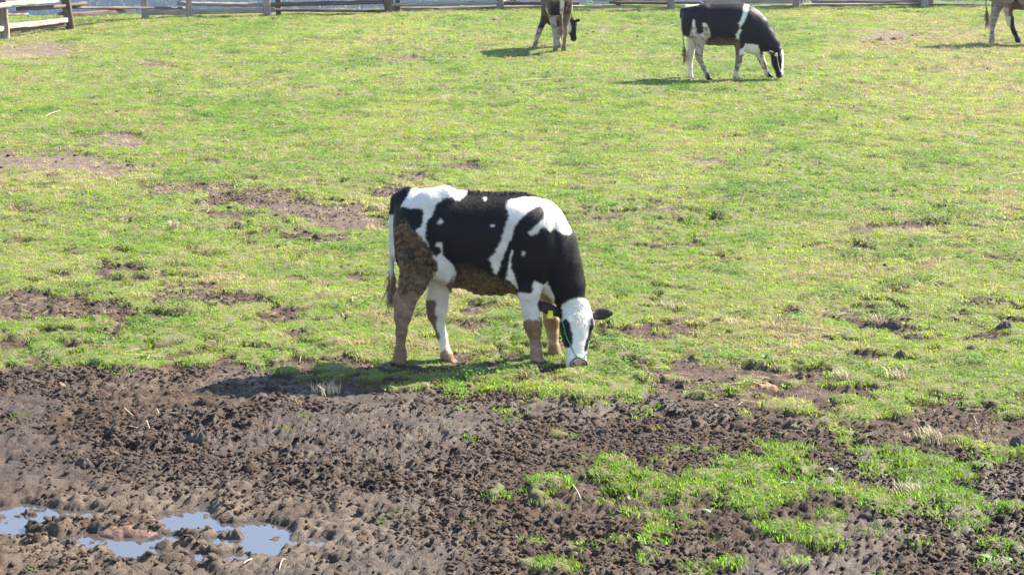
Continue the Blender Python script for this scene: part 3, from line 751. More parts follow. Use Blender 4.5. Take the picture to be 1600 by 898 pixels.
def build_cow(spec):
    vw = spec['view']; F = Field(*spec['bounds'], spec['step'])
    root = empty('cow', (0, 0, 0)); tag(root, spec['label'], 'cow', 'black and white cattle grazing in the pasture')
    P = vw.p
    F.trunk([(P(cx, t)[0], P(cx, t)[2], P(cx, b)[2], w, q) for cx, t, b, w, q in spec['trunk']], .04)
    for pts, rad, k, ys in spec['muscle']:
        F.limb([P(*p) for p in pts], rad, k, ys)
    for q, rr, k in spec.get('hollow', ()): F.ell(P(*q), rr, None, k, True)
    hooves = []
    for lg in spec['legs']:
        pts = [P(*p) for p in lg['pts']]; F.limb(pts, lg['rad'], .028, lg.get('ys'))
        h = pts[-1]; hd = np.array(lg.get('toe', (1, 0, 0)), float); sd_ = np.array([-hd[1], hd[0], 0])
        for g in (-1, 1):                                    # cloven hoof
            F.limb([h+sd_*g*.019-hd*.012+np.array([0, 0, .03]), h+sd_*g*.021+hd*.034+np.array([0, 0, .004])], [.027, .021], .010)
        hooves.append(h)
    F.limb([P(*p) for p in spec['neck'][0]], spec['neck'][1], .06, spec['neck'][2])
    H = Head(*spec['head']); H.build(F)
    for g, lift, size, fwd in spec['ears']: H.ear(F, g, lift, size, fwd)
    tail = [P(*p) for p in spec['tail'][0]]; F.limb(tail, spec['tail'][1], .012)
    V, Q = F.mesh(); V = relax(V, Q, 3, .5)
    N0 = mesh_normals(V, Q)
    rgb, mud = spec['pattern'](V, N0, vw, H, hooves)
    # dried mud stands proud of the coat; the coat itself is not perfectly even
    w = worley(V[:, 0]*34+V[:, 1]*21, V[:, 2]*34+V[:, 1]*17, 5)
    lump = np.clip(1-(w[0]/.62)**2, 0, 1)*(.35+.65*w[2])
    cnt = np.zeros(len(V)); acc = np.zeros_like(rgb)
    for j in range(4):
        np.add.at(acc, Q[:, j], rgb[Q[:, (j+1) % 4]]); np.add.at(cnt, Q[:, j], 1)
    rgb = rgb*.5+.5*acc/np.maximum(cnt, 1)[:, None]
    V = V+N0*(mud*lump*spec.get('crust', .010)+.016*(n3(V+3, 5, 9)-.5)+.007*(n3(V+3, 16, 29)-.5)+.003*(n3(V+3, 45, 19)-.5))[:, None]
    me = mesh_np('cow_body', V, Q); col_attr(me, 'coat', np.concatenate([rgb, np.ones((len(V), 1))], 1))
    a = me.attributes.new('mud', 'FLOAT', 'POINT'); a.data.foreach_set('value', np.asarray(mud*.9, np.float32))
    body = link('body', me, COAT, root)
    tree = BVHTree.FromPolygons([Vector(v) for v in V], [tuple(q) for q in Q]) if spec.get('halter') else None
    # coat: short hairs lying back over the skin, each with the colour under its root
    if spec.get('hairs'):
        r = np.random.default_rng(21); a, b, c, d = (V[Q[:, j]] for j in range(4))
        ar = np.linalg.norm(np.cross(c-a, d-b), axis=1); fi = r.choice(len(Q), spec['hairs'], p=ar/ar.sum())
        s_, t_ = r.uniform(0, 1, (2, len(fi), 1))
        p0 = (a[fi]*(1-s_)+b[fi]*s_)*(1-t_)+(d[fi]*(1-s_)+c[fi]*s_)*t_
        vi = Q[fi, r.integers(0, 4, len(fi))]; nn = N0[vi]; hm_ = (mud[vi] > .45)
        _, ll_, _ = H.loc(p0); aa = H.loc(p0)[0]; ish = (aa > -.02) & (np.abs(ll_) < .3) & (p0[:, 2] < .55) & (p0[:, 0] > .55)
        flow = np.where(ish[:, None], H.a[None, :]*.8, np.array([[-.75, 0, -.55]]))+r.normal(0, .38, nn.shape)
        flow -= nn*(flow*nn).sum(1, keepdims=True); flow /= np.linalg.norm(flow, axis=1, keepdims=True)
        ln = (.008+.008*r.uniform(0, 1, (len(fi), 1)))*np.where(ish, .6, 1)[:, None]*np.where(hm_, .25, 1)[:, None]
        sd2 = np.cross(nn, flow); tip = p0+flow*ln+nn*ln*(.06+.28*r.uniform(0, 1, (len(fi), 1))**2)
        w_ = .0011+.0007*r.uniform(0, 1, (len(fi), 1)); base = p0-nn*.001
        hv = np.stack([base-sd2*w_, base+sd2*w_, tip], 1).reshape(-1, 3); hf = np.arange(len(hv)).reshape(-1, 3)
        hme = mesh_np('coat_hair', hv, hf, False); cc = rgb[vi]*r.uniform(.75, 1.35, (len(fi), 1))
        col_attr(hme, 'coat', np.repeat(np.concatenate([np.clip(cc, 0, .85), np.ones((len(fi), 1))], 1), 3, 0))
        at_ = hme.attributes.new('mud', 'FLOAT', 'POINT'); at_.data.foreach_set('value', np.repeat(np.clip(mud[vi]*.9, 0, 1), 3).astype(np.float32))
        ho = link('coat_hair', hme, COAT, root); ho['kind'] = 'stuff'
    # eyes
    for g in (-1, 1):
        bm = bmesh.new(); bmesh.ops.create_uvsphere(bm, u_segments=14, v_segments=10, radius=.0195*H.k)
        e = bpy.data.meshes.new('eye'); bm.to_mesh(e); bm.free(); e.polygons.foreach_set('use_smooth', [True]*len(e.polygons))
        o = link('eye', e, EYE, root); o.location = H.p(.165, g*.089, -.004)
    # tail switch
    t0, t1 = np.array(tail[-2]), np.array(tail[-1]); r = np.random.default_rng(3); roots, dirs = [], []
    for i in range(spec.get('switch', 130)):
        f = r.uniform(-.25, 1.0); p = t0+(t1-t0)*f+r.normal(0, .006, 3)*(1.0+.5*f); roots.append(p); dirs.append((r.normal(0, .07), r.normal(0, .07), -1))
    link('tail_switch', strands(roots, dirs, .17, .007, 4, .2), spec.get('switch_mat', HAIR_BROWN), root)
    # fringe of hair along the back and between the ears
    if spec.get('fringe'):
        up = np.array([(x, z) for x, z in zip(V[:, 0], V[:, 2])]); roots, dirs = [], []
        sel = np.where((N0[:, 2] > .55) & (np.abs(V[:, 1]) < .06) & (V[:, 0] > P(spec['fringe'][0], 0)[0]) & (V[:, 0] < P(spec['fringe'][1], 0)[0]) & (V[:, 2] > P(0, 300)[2]) & (rgb.mean(1) < .1))[0]
        for i in r.choice(sel, min(len(sel), 900), replace=False):
            roots.append(V[i]-N0[i]*.004); dirs.append(N0[i]+np.array([-.5, 0, .1]))
        if roots: link('back_hair', strands(roots, dirs, .024, .0035, 6, -.1), HAIR_DARK, root)
        roots, dirs = [], []
        a, l, n = H.loc(V); sel = np.where((a < .15) & (a > .0) & (np.abs(l) < .07) & (n > .0))[0]
        for i in r.choice(sel, min(len(sel), 420), replace=False):
            roots.append(V[i]-N0[i]*.004); dirs.append(N0[i]*.28+H.a*1.1+H.l*r.normal(0, .4))
        link('forelock', strands(roots, dirs, .032, .004, 8, .0), COAT_WHITE_HAIR if spec.get('white_face') else HAIR_DARK, root)
    # ear tag: a flat yellow panel hung from the ear
    if spec.get('tag'):
        ta, tl, tn, tw, th = spec['tag']
        c = H.p(ta, tl, tn); bm = bmesh.new(); bmesh.ops.create_cube(bm, size=1)
        for v in bm.verts:
            top = v.co.z > 0
            v.co = Vector((v.co.x*tw*(.62 if top else 1.0), v.co.y*.004, v.co.z*th))
        bmesh.ops.bevel(bm, geom=bm.edges[:], offset=.0015, segments=2, affect='EDGES')
        bmesh.ops.create_uvsphere(bm, u_segments=8, v_segments=6, radius=.007, matrix=Matrix.Translation((0, -.003, th*.36)))
        e = bpy.data.meshes.new('ear_tag'); bm.to_mesh(e); bm.free()
        o = link('ear_tag', e, YELLOW, root); o.location = c
        o.rotation_euler = (R(-8), R(8), math.atan2(H.n[0], -H.n[1]) if spec.get('tag_face', True) else 0)
    # rope halter, laid on the skin
    if spec.get('halter'):
        for path, rad, mt in spec['halter']:
            pts = []
            key = [H.p(*q) for q in path]
            for i in range(len(key)-1):
                for t in np.linspace(0, 1, 7)[: (7 if i == len(key)-2 else 6)]:
                    q = key[i]+(key[i+1]-key[i])*t; hit = tree.find_nearest(Vector(q))
                    pts.append(hit[0]+hit[1]*rad*.7)
            link('halter_rope', tube_mesh(pts, rad, 6), mt, root)
        for path, rad, mt in spec.get('loose', ()):
            link('halter_rope', tube_mesh([H.p(*q) for q in path], rad, 6), mt, root)
    return root
COAT_WHITE_HAIR = simple_mat('white_hair', (.62, .58, .52), (.80, .76, .70), 60, .7)

# ---- the young cow in front, in sketch coordinates
V1 = View(400, 752, .001601, .001652, 154)
RUMP_W = [(138,150),(128,146),(140,112),(155,88),(180,60),(260,55),(330,58),(393,66),(380,92),(352,117),(337,119),(331,107),(302,108),(272,128),(256,160),(246,190),(229,212),(221,240),(219,268),(240,305),(205,275),(185,238),(205,225),(218,205),(219,182),(214,150),(178,147)]
SHOULDER_W = [(538,146),(556,120),(600,108),(660,100),(735,104),(775,160),(806,240),(800,252),(775,250),(752,236),(735,229),(714,241),(690,223),(664,250),(640,262),(630,247),(660,222),(690,192),(698,166),(682,140),(655,148),(620,175),(590,203),(572,238),(560,276),(541,310),(522,350),(511,385),(502,412),(490,402),(476,350),(500,318),(525,270),(541,226),(555,182)]
STRIP_W = [(560,310),(568,318),(558,380),(578,432),(592,470),(560,440),(538,425),(548,385)]
BRISKET_W = [(655,432),(690,452),(706,440),(726,478),(735,520),(715,530),(690,512),(668,505),(650,520),(590,520),(590,480),(640,494)]
FLANK_W = [(268,290),(290,282),(290,330),(330,375),(345,405),(330,450),(270,400),(262,360),(245,335),(262,338),(282,325),(284,310),(262,300)]
BLOTCH = [(262,300),(284,305),(284,325),(265,340),(245,332),(243,312)]
MUD_THIGH = [(105,213),(150,207),(176,232),(205,262),(232,300),(245,335),(268,372),(262,402),(235,430),(215,470),(120,480),(110,400)]
MUD_BELLY = [(335,400),(350,340),(380,352),(420,378),(480,410),(540,432),(585,462),(585,500),(330,500),(300,450)]
def pattern_main(V, Nn, vw, H, hooves):
    cx, cy = vw.inv(V); y = V[:, 1]
    wx = cx+(n3(V, 14, 3)-.5)*26+(n3(V, 60, 4)-.5)*12; wy = cy+(n3(V, 14, 5)-.5)*26+(n3(V, 60, 6)-.5)*12
    rgb = np.tile(BLACK, (len(V), 1)); mud = np.zeros(len(V))
    white = in_poly(wx, wy, RUMP_W) | in_poly(wx, wy, SHOULDER_W) | in_poly(wx, wy, STRIP_W) | in_poly(wx, wy, BRISKET_W) | in_poly(wx, wy, FLANK_W)
    for a, b, r1, r2 in ((284,204,9,15),(612,328,7,11),(485,218,8,5),(459,110,6,12)):
        white |= ((wx+(n3(V, 45, 77)-.5)*24-a)/r1)**2+((wy+(n3(V, 45, 78)-.5)*24-b)/r2)**2 < 1
    white &= ~in_poly(wx, wy, BLOTCH)
    rgb[white] = WHITE
    low = (wy > 470) & (cx < 760)
    thigh = in_poly(wx, wy, MUD_THIGH) & (y < .06)
    rgb[(cx < 330) & (cy > 395)] = WHITE
    near_h = (cy > 380) & (y < -.055) & (wx < np.interp(cy, [380, 400, 440, 470, 900], [262, 250, 236, 226, 226]))
    g = np.clip((cy-400)/80, 0, 1)
    mix = (.55+.4*n3(V, 20, 31))[:, None]
    spk0 = n3(V, 50, 66)[:, None]; rgb[near_h] = (GREYB*1.2*(.62+1.9*np.clip(spk0-.22, 0, 1))*np.array([1.15, .99, .82]))[near_h]
    foot = (cx < 145) & (cy > 690) & near_h; rgb[foot] = (BROWN*1.1*mix*1.6)[foot]
    mud = np.where(thigh, np.clip((n3(V, 11, 41)-.30)*5, .30, 1), mud)
    th2 = in_poly(wx+(n3(V, 30, 44)-.5)*90, wy+(n3(V, 30, 45)-.5)*110, MUD_THIGH) & (y < .06); mud = np.maximum(mud, th2*.75*(n3(V, 28, 46) > .45))
    fade = np.clip((wy-440)/120, 0, 1)*near_h; mud = np.maximum(mud, (near_h & (cy < 470))*1.0*np.clip(1-(cy-420)/70, 0, 1)); mud = np.maximum(mud, near_h*.32*(n3(V, 25, 8) > .52))
    hoof = np.zeros(len(V), bool)
    # far hind leg: cream with a dirty hock and foot
    far_h = (cx > 210) & (cx < 350) & (cy > 405) & ~near_h & (V[:, 2] < .50)
    rgb[far_h] = np.array([.74, .66, .54])
    dirty = far_h & (cx+(n3(V, 18, 51)-.5)*60 < 262+np.clip(cy-560, 0, 300)*.12) & (cy > 505) & (cy < 665)
    rgb[dirty] = BROWN*.9; wf = cy+(n3(V, 22, 67)-.5)*110; rgb[far_h & (wf > 718)] = BROWN*1.7; rgb[far_h & (wf > 752)] = BROWN*.9
    # belly
    bel = (in_poly(wx, wy, MUD_BELLY)) & (cx < 600)
    mud = np.where(bel, np.maximum(mud, np.clip((wy-352-np.abs(wx-430)*.16)/60+(n3(V, 26, 47)-.5)*1.6, 0, 1)), mud)
    # front legs
    fr = (cx > 560) & (cx < 790) & (V[:, 2] < .5)
    wl_ = cy+(n3(V, 22, 63)-.5)*120+(n3(V, 70, 64)-.5)*70; spk = n3(V, 55, 65)[:, None]
    nf = fr & (cy > 485) & (y < .02) & (cx < 708); rgb[nf] = WHITE*.92
    k = nf & (wl_ > 588); rgb[k] = (BROWN*1.35*mix*1.5)[k]; mud = np.where(k & (cy < 668), .5*(n3(V, 30, 61) > .40), mud)
    k = nf & (wl_ > 668); rgb[k] = (np.array([.26, .185, .13])*(.5+2.2*np.clip(spk-.25, 0, 1)))[k]
    k = nf & (wl_ > 742); rgb[k] = (BROWN*(.9+1.6*spk))[k]
    ff = fr & (y > .03) & (cy > 440); rgb[ff] = (DUN*(.55+.9*n3(V, 40, 68)[:, None]))[ff]; k = ff & (cy+(n3(V, 22, 69)-.5)*90 > 690); rgb[k] = BROWN*1.6; k = ff & (wy > 585) & (wy < 690) & (n3(V, 22, 71) > .46); rgb[k] = BROWN*1.9
    # tail
    tl = (cx < 104) & (cy > 168) & (cx < 100+np.clip(200-cy, 0, 40)) & ~((cx > 96) & (cy > 200) & (V[:, 1] < -.03)) & (np.abs(V[:, 1]-.0) < .045)
    rgb[tl] = WHITE*.9; k = tl & (cy > 425); rgb[k] = DUN*.9
    for h in hooves: hoof |= (np.hypot(V[:, 0]-h[0], V[:, 1]-h[1]) < .10) & (V[:, 2] < h[2]+.022)
    rgb[hoof] = np.array([.055, .04, .03])
    # head
    a, l, n = H.loc(V); hd = (a > -.03+.05*(np.abs(l) < .03)*0) & (n > -.135-.0*a) & (np.abs(l) < .115) & (V[:, 2] < .47)
    wl, wa = l+(n3(V, 40, 81)-.5)*.02, a+(n3(V, 40, 82)-.5)*.02
    hd = hd & (wa > -.035+4.2*l*l)
    crm = (np.clip(n3(V, 26, 83)*2.2-.75, 0, 1)*np.clip(1.25-a/.2, .10, 1))[:, None]; rgb[hd] = (WHITE*(1-.45*crm)+.45*crm*np.array([.46, .37, .29]))[hd]
    e1 = ((wl+.083-.02*(wa-.22)/.1)/.030)**2+((wa-.215)/.095)**2 < 1
    e2 = ((wl-.087+.30*np.clip(wa-.2, 0, 1))/.024)**2+((wa-.215)/.125)**2 < 1
    rgb[hd & (e1 | e2) & (n < .05)] = BLACK*1.2
    ears = np.zeros(len(V), bool)
    for g, lift, size, fwd in MAIN['ears']:
        r0, r1 = H.p(.075, g*.11, -.055), H.p(.055-lift, g*(.095+.185*size), -.06+fwd); dd = r1-r0
        t = np.clip(((V-r0)@dd)/(dd@dd), 0, 1); ears |= np.linalg.norm(V-r0-t[:, None]*dd, axis=1) < .043
    ears &= np.abs(l) > .108; rgb[ears] = BLACK*1.3
    inner = ears & (Nn@H.n > .55) & (np.abs(l) > .15); rgb[inner] = np.array([.03, .023, .021])
    mz = hd & (((wl/.050)**2+((wa-.420)/.036)**2 < 1)) & (n > -.06); rgb[mz] = PINK
    nostril = hd & (((np.abs(l)-.036)/.012)**2+((a-.417)/.012)**2 < 1) & (n > 0); rgb[nostril] = (.10, .05, .045)
    mouth = hd & (wa > .458); rgb[mouth] = PINK*.5
    mud = np.where(hd | ears, 0, mud)
    dirt = np.clip((.6*n3(V, 7, 91)+.4*n3(V, 30, 92)-.40)*4, 0, 1)*np.clip((cy-60)/240, .15, .9)*(~hd)
    rgb = np.where((rgb.mean(1) > .5)[:, None], rgb*(1-dirt[:, None]*.6)+np.array([.40, .32, .24])*dirt[:, None]*.6, rgb)
    return rgb, np.clip(mud, 0, 1)
MAIN = dict(hairs=110000,
    label='large black and white cow grazing beside the mud in front with a white face', view=V1, step=.0072, bounds=((-.58, -.36, -.03), (1.02, .33, 1.20)),
    trunk=[(93,150,330,.030,.6),(100,118,352,.085,.58),(118,92,372,.13,.58),(150,73,392,.170,.58),(200,67,418,.205,.60),(270,65,424,.218,.58),(340,72,440,.218,.54),(420,81,474,.232,.50),(500,85,481,.240,.50),
           (560,84,476,.238,.52),(620,89,478,.212,.54),(680,107,474,.185,.55),(725,122,462,.165,.52),(765,165,440,.135,.5),(796,232,410,.08,.5)],
    muscle=[([(205,215,-.10),(190,330,-.135)], [.125,.105], .06, (.8,.7)), ([(205,215,.10),(220,330,.12)], [.125,.105], .06, (.8,.7)),      # thighs
            ([(245,120,-.12),(300,95,-.10)], [.07,.06], .06, None), ([(245,120,.12),(300,95,.10)], [.07,.06], .06, None),                     # hips
            ([(150,90,0),(112,112,0)], [.05,.04], .05, None), ([(140,440,-.15),(112,500,-.152),(108,535,-.152)], [.035,.022,.022], .04, None), ([(250,450,.07),(240,505,.035),(238,530,.025)], [.035,.022,.022], .04, None),
            ([(640,230,-.115),(632,390,-.125)], [.115,.095], .07, (.7,.7)), ([(640,230,.115),(660,390,.11)], [.115,.095], .07, (.7,.7)),     # shoulders
            ([(265,375,-.10),(330,422,-.06)], [.05,.04], .06, None)],
    hollow=[((325,190,-.265),(.07,.045,.09),.05), ((575,330,-.275),(.035,.05,.16),.05), ((745,290,-.20),(.03,.06,.13),.05), ((165,165,-.215),(.06,.035,.05),.05)],
    legs=[dict(pts=[(185,350,-.15),(172,440,-.155),(140,530,-.155),(128,575,-.15),(122,640,-.15),(117,705,-.148),(116,732,-.146),(112,768,-.145)], rad=[.105,.080,.053,.049,.031,.030,.038,.033], ys=(.7,.7,.72,.8,.95,1,1,1), toe=(.9,-.43,0)),
          dict(pts=[(255,330,.10),(280,430,.09),(268,530,.03),(262,565,.01),(284,650,-.015),(298,715,-.03),(302,735,-.03),(316,765,-.03)], rad=[.10,.075,.055,.052,.032,.030,.038,.033], ys=(.7,.7,.72,.8,.95,1,1,1), toe=(.95,-.3,0)),
          dict(pts=[(640,360,-.14),(632,470,-.145),(640,545,-.148),(648,605,-.15),(653,640,-.15),(660,690,-.15),(663,728,-.15),(668,762,-.15)], rad=[.10,.072,.052,.053,.036,.030,.039,.034], ys=(.75,.8,.85,.9,.95,1,1,1), toe=(.9,-.43,0)),
          dict(pts=[(690,350,.12),(708,460,.11),(724,540,.10),(730,590,.10),(734,640,.095),(740,690,.09),(742,715,.09),(750,742,.09)], rad=[.09,.064,.046,.048,.034,.030,.038,.034], ys=(.75,.8,.85,.9,.95,1,1,1), toe=(.9,-.43,0))],
    neck=([(665,255,0),(715,315,-.01),(755,385,-.025),(785,455,-.035),(800,515,-.045)], [.20,.175,.130,.108,.085], (.82,.78,.82,.85,.95)),
    head=(V1.p(832,522,-.09), V1.p(824,790,-.235), (.30,-1,0)),
    ears=((-1, .035, 1.0, .02), (1, .012, .92, .015)),
    tail=([(140,92,0),(108,105,0),(92,160,0),(87,240,0),(85,330,-.005),(82,400,-.01),(77,480,-.01)], [.035,.030,.024,.019,.017,.017,.014]),
    switch=170, fringe=(395, 720), white_face=True, pattern=pattern_main, crust=.013,
    tag=(.092, -.205, .012, .046, .050),
    halter=[([(.10,-.115,.0),(.17,-.125,.0),(.25,-.10,.03),(.33,-.06,.06),(.375,-.012,.06)], .0042, ROPE), ([(.375,-.012,.06),(.37,.05,.06),(.33,.1,.02),(.26,.12,-.03)], .0042, ROPE),
            ([(.375,-.012,.06),(.385,-.045,.06),(.43,-.085,.04),(.45,-.07,.03)], .0052, RING), ([(.375,-.012,.06),(.385,.045,.06),(.43,.085,.04),(.45,.07,.03)], .0052, RING)],
    loose=[([(-.035,-.005,.0),(-.045,-.025,.01),(-.055,-.035,.02),(-.075,-.03,.03),(-.085,-.042,.03)], .006, ROPE)])

def place(root, u, v, yaw=0.0, sink=0.0, aim=True):
    p = at(u, v); root.location = (p.x, p.y, p.z+sink)
    root.rotation_euler = (0, 0, yaw-(math.atan2(p.x, p.y) if aim else 0)); return p
place(build_cow(MAIN), 580+400/2.567, 270+752/2.567, 0, -.004)

# ---- the three farther cattle
V2 = View(950, 597, .0020, .0020, 52)
STRIPE2 = [(1120,30),(1152,36),(1142,100),(1132,140),(1106,192),(1086,222),(1100,242),(1076,272),(1072,302),(1052,305),(1054,268),(1080,225),(1086,200),(1068,190),(1096,150),(1102,100),(1108,60)]
RUMPW2 = [(655,75),(700,40),(797,30),(772,56),(700,70)]
FLANK2 = [(738,160),(750,165),(754,205),(766,265),(792,272),(812,255),(808,188),(832,192),(858,222),(868,285),(850,300),(830,330),(820,470),(700,470),(712,285),(728,240)]
CHEST2 = [(1130,335),(1222,343),(1240,412),(1190,424),(1110,418),(1100,440),(1070,450),(1080,385),(1110,368)]
def pattern_side(white_stripe, seed, legs_white=True, brown=0.0):
    def f(V, Nn, vw, H, hooves):
        cx, cy = vw.inv(V); wx = cx+(n3(V+seed, 14, 3)-.5)*30; wy = cy+(n3(V+seed, 14, 5)-.5)*30
        rgb = np.tile(BLACK*np.array([2.6, 2.0, 1.8]), (len(V), 1)); mud = np.zeros(len(V))
        w = in_poly(wx, wy, FLANK2)
        if brown < .55: w |= in_poly(wx, wy, RUMPW2)
        if white_stripe: w |= in_poly(wx, wy, STRIPE2) | in_poly(wx, wy, CHEST2)
        else: w |= (n3(V+seed, 3.6, 15) > .60) & (cy > 60)
        rgb[w] = WHITE*.95 if brown < .5 else np.array([.30, .23, .16])
        fk = in_poly(wx, wy, FLANK2) & (wy > 215); rgb[fk] = np.where((n3(V+seed, 40, 28)[fk] > .47+.1*(wy[fk] < 260))[:, None], GREYB*1.5, WHITE*.8)
        a, l, n = H.loc(V)
        back_leg = (cx < 850) & (cy > 285); rgb[back_leg & (V[:, 1] > 0.01)] = np.array([.66, .58, .47])*(1 if brown < .55 else .5)
        spk = n3(V+seed, 45, 25)
        k = back_leg & (V[:, 1] <= 0.01); rgb[k] = np.where((spk[k] > .5)[:, None], GREYB*1.2, np.array([.42, .35, .28])*(1 if brown < .55 else .5))
        frl = (cx > 1020) & (V[:, 2] < .42) & (a < -.1) | ((cx > 1020) & (cx < 1290) & (cy > 425) & (n < -.2))
        fl = (cx > 1020) & (cx < 1300) & (cy > 415) & (V[:, 2] < .40) & ((cx < 1240) | (n < -.19))
        rgb[fl] = np.where((n3(V+seed, 16, 27)[fl] > .5)[:, None], GREYB*1.1, np.array([.55, .46, .37])*(1 if brown < .55 else .7))
        ft = (V[:, 2] < .10) & (a < .3); rgb[ft] = BROWN*1.1
        mud = np.where((wy > 285+np.abs(wx-960)*.15) & (cx > 835) & (cx < 1085) & (V[:, 2] < .68) & (V[:, 2] > .40), np.clip((wy-270)/90, 0, 1), mud)
        bm_ = np.clip(mud*1.4-.25+(n3(V+seed, 20, 29)-.5), 0, 1)[:, None]; rgb = rgb*(1-bm_)+BROWN*bm_; mud = mud*.3
        mud = np.maximum(mud, brown*(n3(V+seed, 6, 33) > .47)*(V[:, 2] < 1.0)*(V[:, 2] > .4))
        tl = (cx < 694) & (cy > 150) & (np.abs(V[:, 1]+.01) < .034) & (cx < 664+np.clip(cy-330, 0, 90)*.3); rgb[tl] = np.array([.55, .48, .40]); rgb[tl & (cy > 360)] = BROWN*1.2
        throat = (a > .02) & (a < .30) & (n < -.12) & (n > -.26) & (V[:, 2] < .42); rgb[throat] = WHITE*.9
        hd = (a > -.03) & (n > -.14) & (np.abs(l) < .12) & (V[:, 2] < .5)
        rgb[hd] = BLACK*1.2
        bl = hd & (np.abs(l+.0*a) < .040+.015*(n3(V, 20, 35)-.5)) & (n > .0) & (a > .0) & (a < .42); rgb[bl] = WHITE
        rgb[hd & (a > .43)] = np.array([.05, .035, .03])
        return rgb, np.clip(mud, 0, 1)
    return f
TRUNK2 = [(650,105,240,.03,.6),(658,84,262,.085,.58),(680,68,280,.13,.58),(720,56,300,.175,.58),(780,45,318,.215,.58),(850,39,335,.225,.54),(920,38,350,.235,.50),(990,38,350,.24,.50),(1050,38,350,.232,.52),(1110,42,385,.21,.54),
          (1160,52,410,.185,.55),(1200,74,416,.165,.52),(1240,108,405,.14,.5),(1275,160,380,.08,.5)]
MUSC2 = [([(740,150,-.10),(765,235,-.13)],[.125,.105],.06,(.8,.7)),([(740,150,.10),(740,235,.12)],[.125,.105],.06,(.8,.7)),([(775,90,-.12),(820,75,-.10)],[.06,.05],.06,None),([(775,90,.12),(820,75,.10)],[.06,.05],.06,None),
         ([(685,80,0),(664,96,0)],[.05,.035],.05,None),([(1130,160,-.115),(1090,290,-.12)],[.115,.09],.07,(.7,.7)),([(1130,160,.115),(1160,290,.11)],[.115,.09],.07,(.7,.7)),([(800,290,-.08),(860,325,-.05)],[.05,.04],.06,None)]
HR, HY = [.105,.080,.054,.046,.033,.033,.037,.034], (.7,.7,.72,.8,.95,1,1,1)
FR, FY = [.10,.072,.054,.047,.037,.032,.036,.034], (.75,.8,.85,.9,.95,1,1,1)
def leg(pts, front=False, toe=(.96,-.28,0)): return dict(pts=pts, rad=FR if front else HR, ys=FY if front else HY, toe=toe)
NECK2 = ([(1150,190,0),(1215,225,-.005),(1275,285,-.01),(1325,345,-.02),(1350,410,-.03)], [.19,.165,.128,.105,.085], (.82,.78,.82,.85,.95))
TAIL2 = ([(690,78,0),(660,88,0),(650,130,0),(655,210,0),(665,300,0),(676,370,0),(683,440,0)], [.034,.030,.024,.017,.015,.015,.013])
SIDE2 = dict(hairs=30000,label='black cow with a white shoulder stripe grazing on the right in the back', view=V2, step=.0125, bounds=((-.68,-.36,-.03),(1.12,.34,1.20)), trunk=TRUNK2, muscle=MUSC2,
    legs=[leg([(770,250,-.14),(792,315,-.14),(786,410,-.14),(788,445,-.14),(822,515,-.14),(848,562,-.14),(852,580,-.14),(868,600,-.14)]),
          leg([(735,250,.13),(735,315,.13),(722,405,.11),(718,440,.11),(722,515,.10),(724,565,.10),(725,582,.10),(738,606,.10)]),
          leg([(1100,270,-.13),(1086,350,-.135),(1086,405,-.135),(1080,455,-.135),(1073,495,-.135),(1064,550,-.135),(1062,578,-.135),(1070,602,-.135)], True),
          leg([(1175,290,.11),(1210,370,.11),(1238,420,.10),(1258,465,.10),(1272,500,.10),(1292,545,.10),(1297,558,.10),(1316,576,.10)], True)],
    neck=NECK2, head=(V2.p(1384,378,-.05), V2.p(1392,577,-.10), (1,-.42,0)), ears=((-1,.03,.95,-.05),(1,.03,.95,-.05)), tail=TAIL2, pattern=pattern_side(True, 0.0), crust=.008, tag=(.08,-.16,-.02,.04,.045), tag_face=False,
    halter=[([(.05,-.11,-.02),(.14,-.12,-.01),(.25,-.10,.0),(.36,-.07,.02),(.40,-.03,.04)], .006, ROPE_PALE)])
place(build_cow(SIDE2), 930+950/4.848, 597/4.848, 0, -.004)

BACK3 = dict(hairs=25000,label='muddy brown cow seen from behind grazing left of the striped cow', view=V2, step=.0125, bounds=((-.68,-.95,-.03),(1.12,.40,1.20)), trunk=TRUNK2, muscle=MUSC2,
    legs=[leg([(755,250,-.14),(770,315,-.13),(745,405,-.10),(740,440,-.10),(748,515,-.085),(755,562,-.08),(757,580,-.08),(768,596,-.08)]),
          leg([(745,250,.13),(755,315,.12),(735,405,.09),(730,440,.085),(738,515,.075),(745,565,.07),(747,582,.07),(758,597,.07)]),
          leg([(1110,270,-.13),(1100,350,-.13),(1110,405,-.11),(1108,455,-.10),(1105,495,-.095),(1100,550,-.09),(1100,578,-.09),(1108,596,-.09)], True),
          leg([(1140,270,.13),(1140,350,.16),(1145,405,.21),(1148,455,.25),(1150,495,.28),(1150,550,.31),(1150,578,.32),(1158,596,.33)], True)],
    neck=([(1150,190,0),(1210,225,-.05),(1255,295,-.18),(1280,365,-.27),(1285,420,-.33)], [.19,.165,.128,.105,.085], (.82,.85,.95,1,1)), head=(V2.p(1290,372,-.36), V2.p(1310,570,-.43), (.8,-.7,0)), ears=((-1,.03,.95,-.03),(1,.03,.95,-.03)),
    tail=([(690,78,0),(660,88,0),(650,130,0),(655,210,-.01),(665,300,-.02),(676,370,-.02),(683,420,-.02)], TAIL2[1]), pattern=pattern_side(False, 11.0, brown=.6), crust=.01, tag=(.05,-.19,-.03,.045,.05), tag_face=False)
c3 = build_cow(BACK3); p3 = at(874, 80)
yaw3 = R(90+7)
c3.rotation_euler = (0, 0, yaw3)
off = Matrix.Rotation(yaw3, 3, 'Z') @ Vector(((760-950)*.002, 0, 0))
c3.location = (p3.x-off.x, p3.y-off.y, gmean(p3.x, p3.y)-.004)

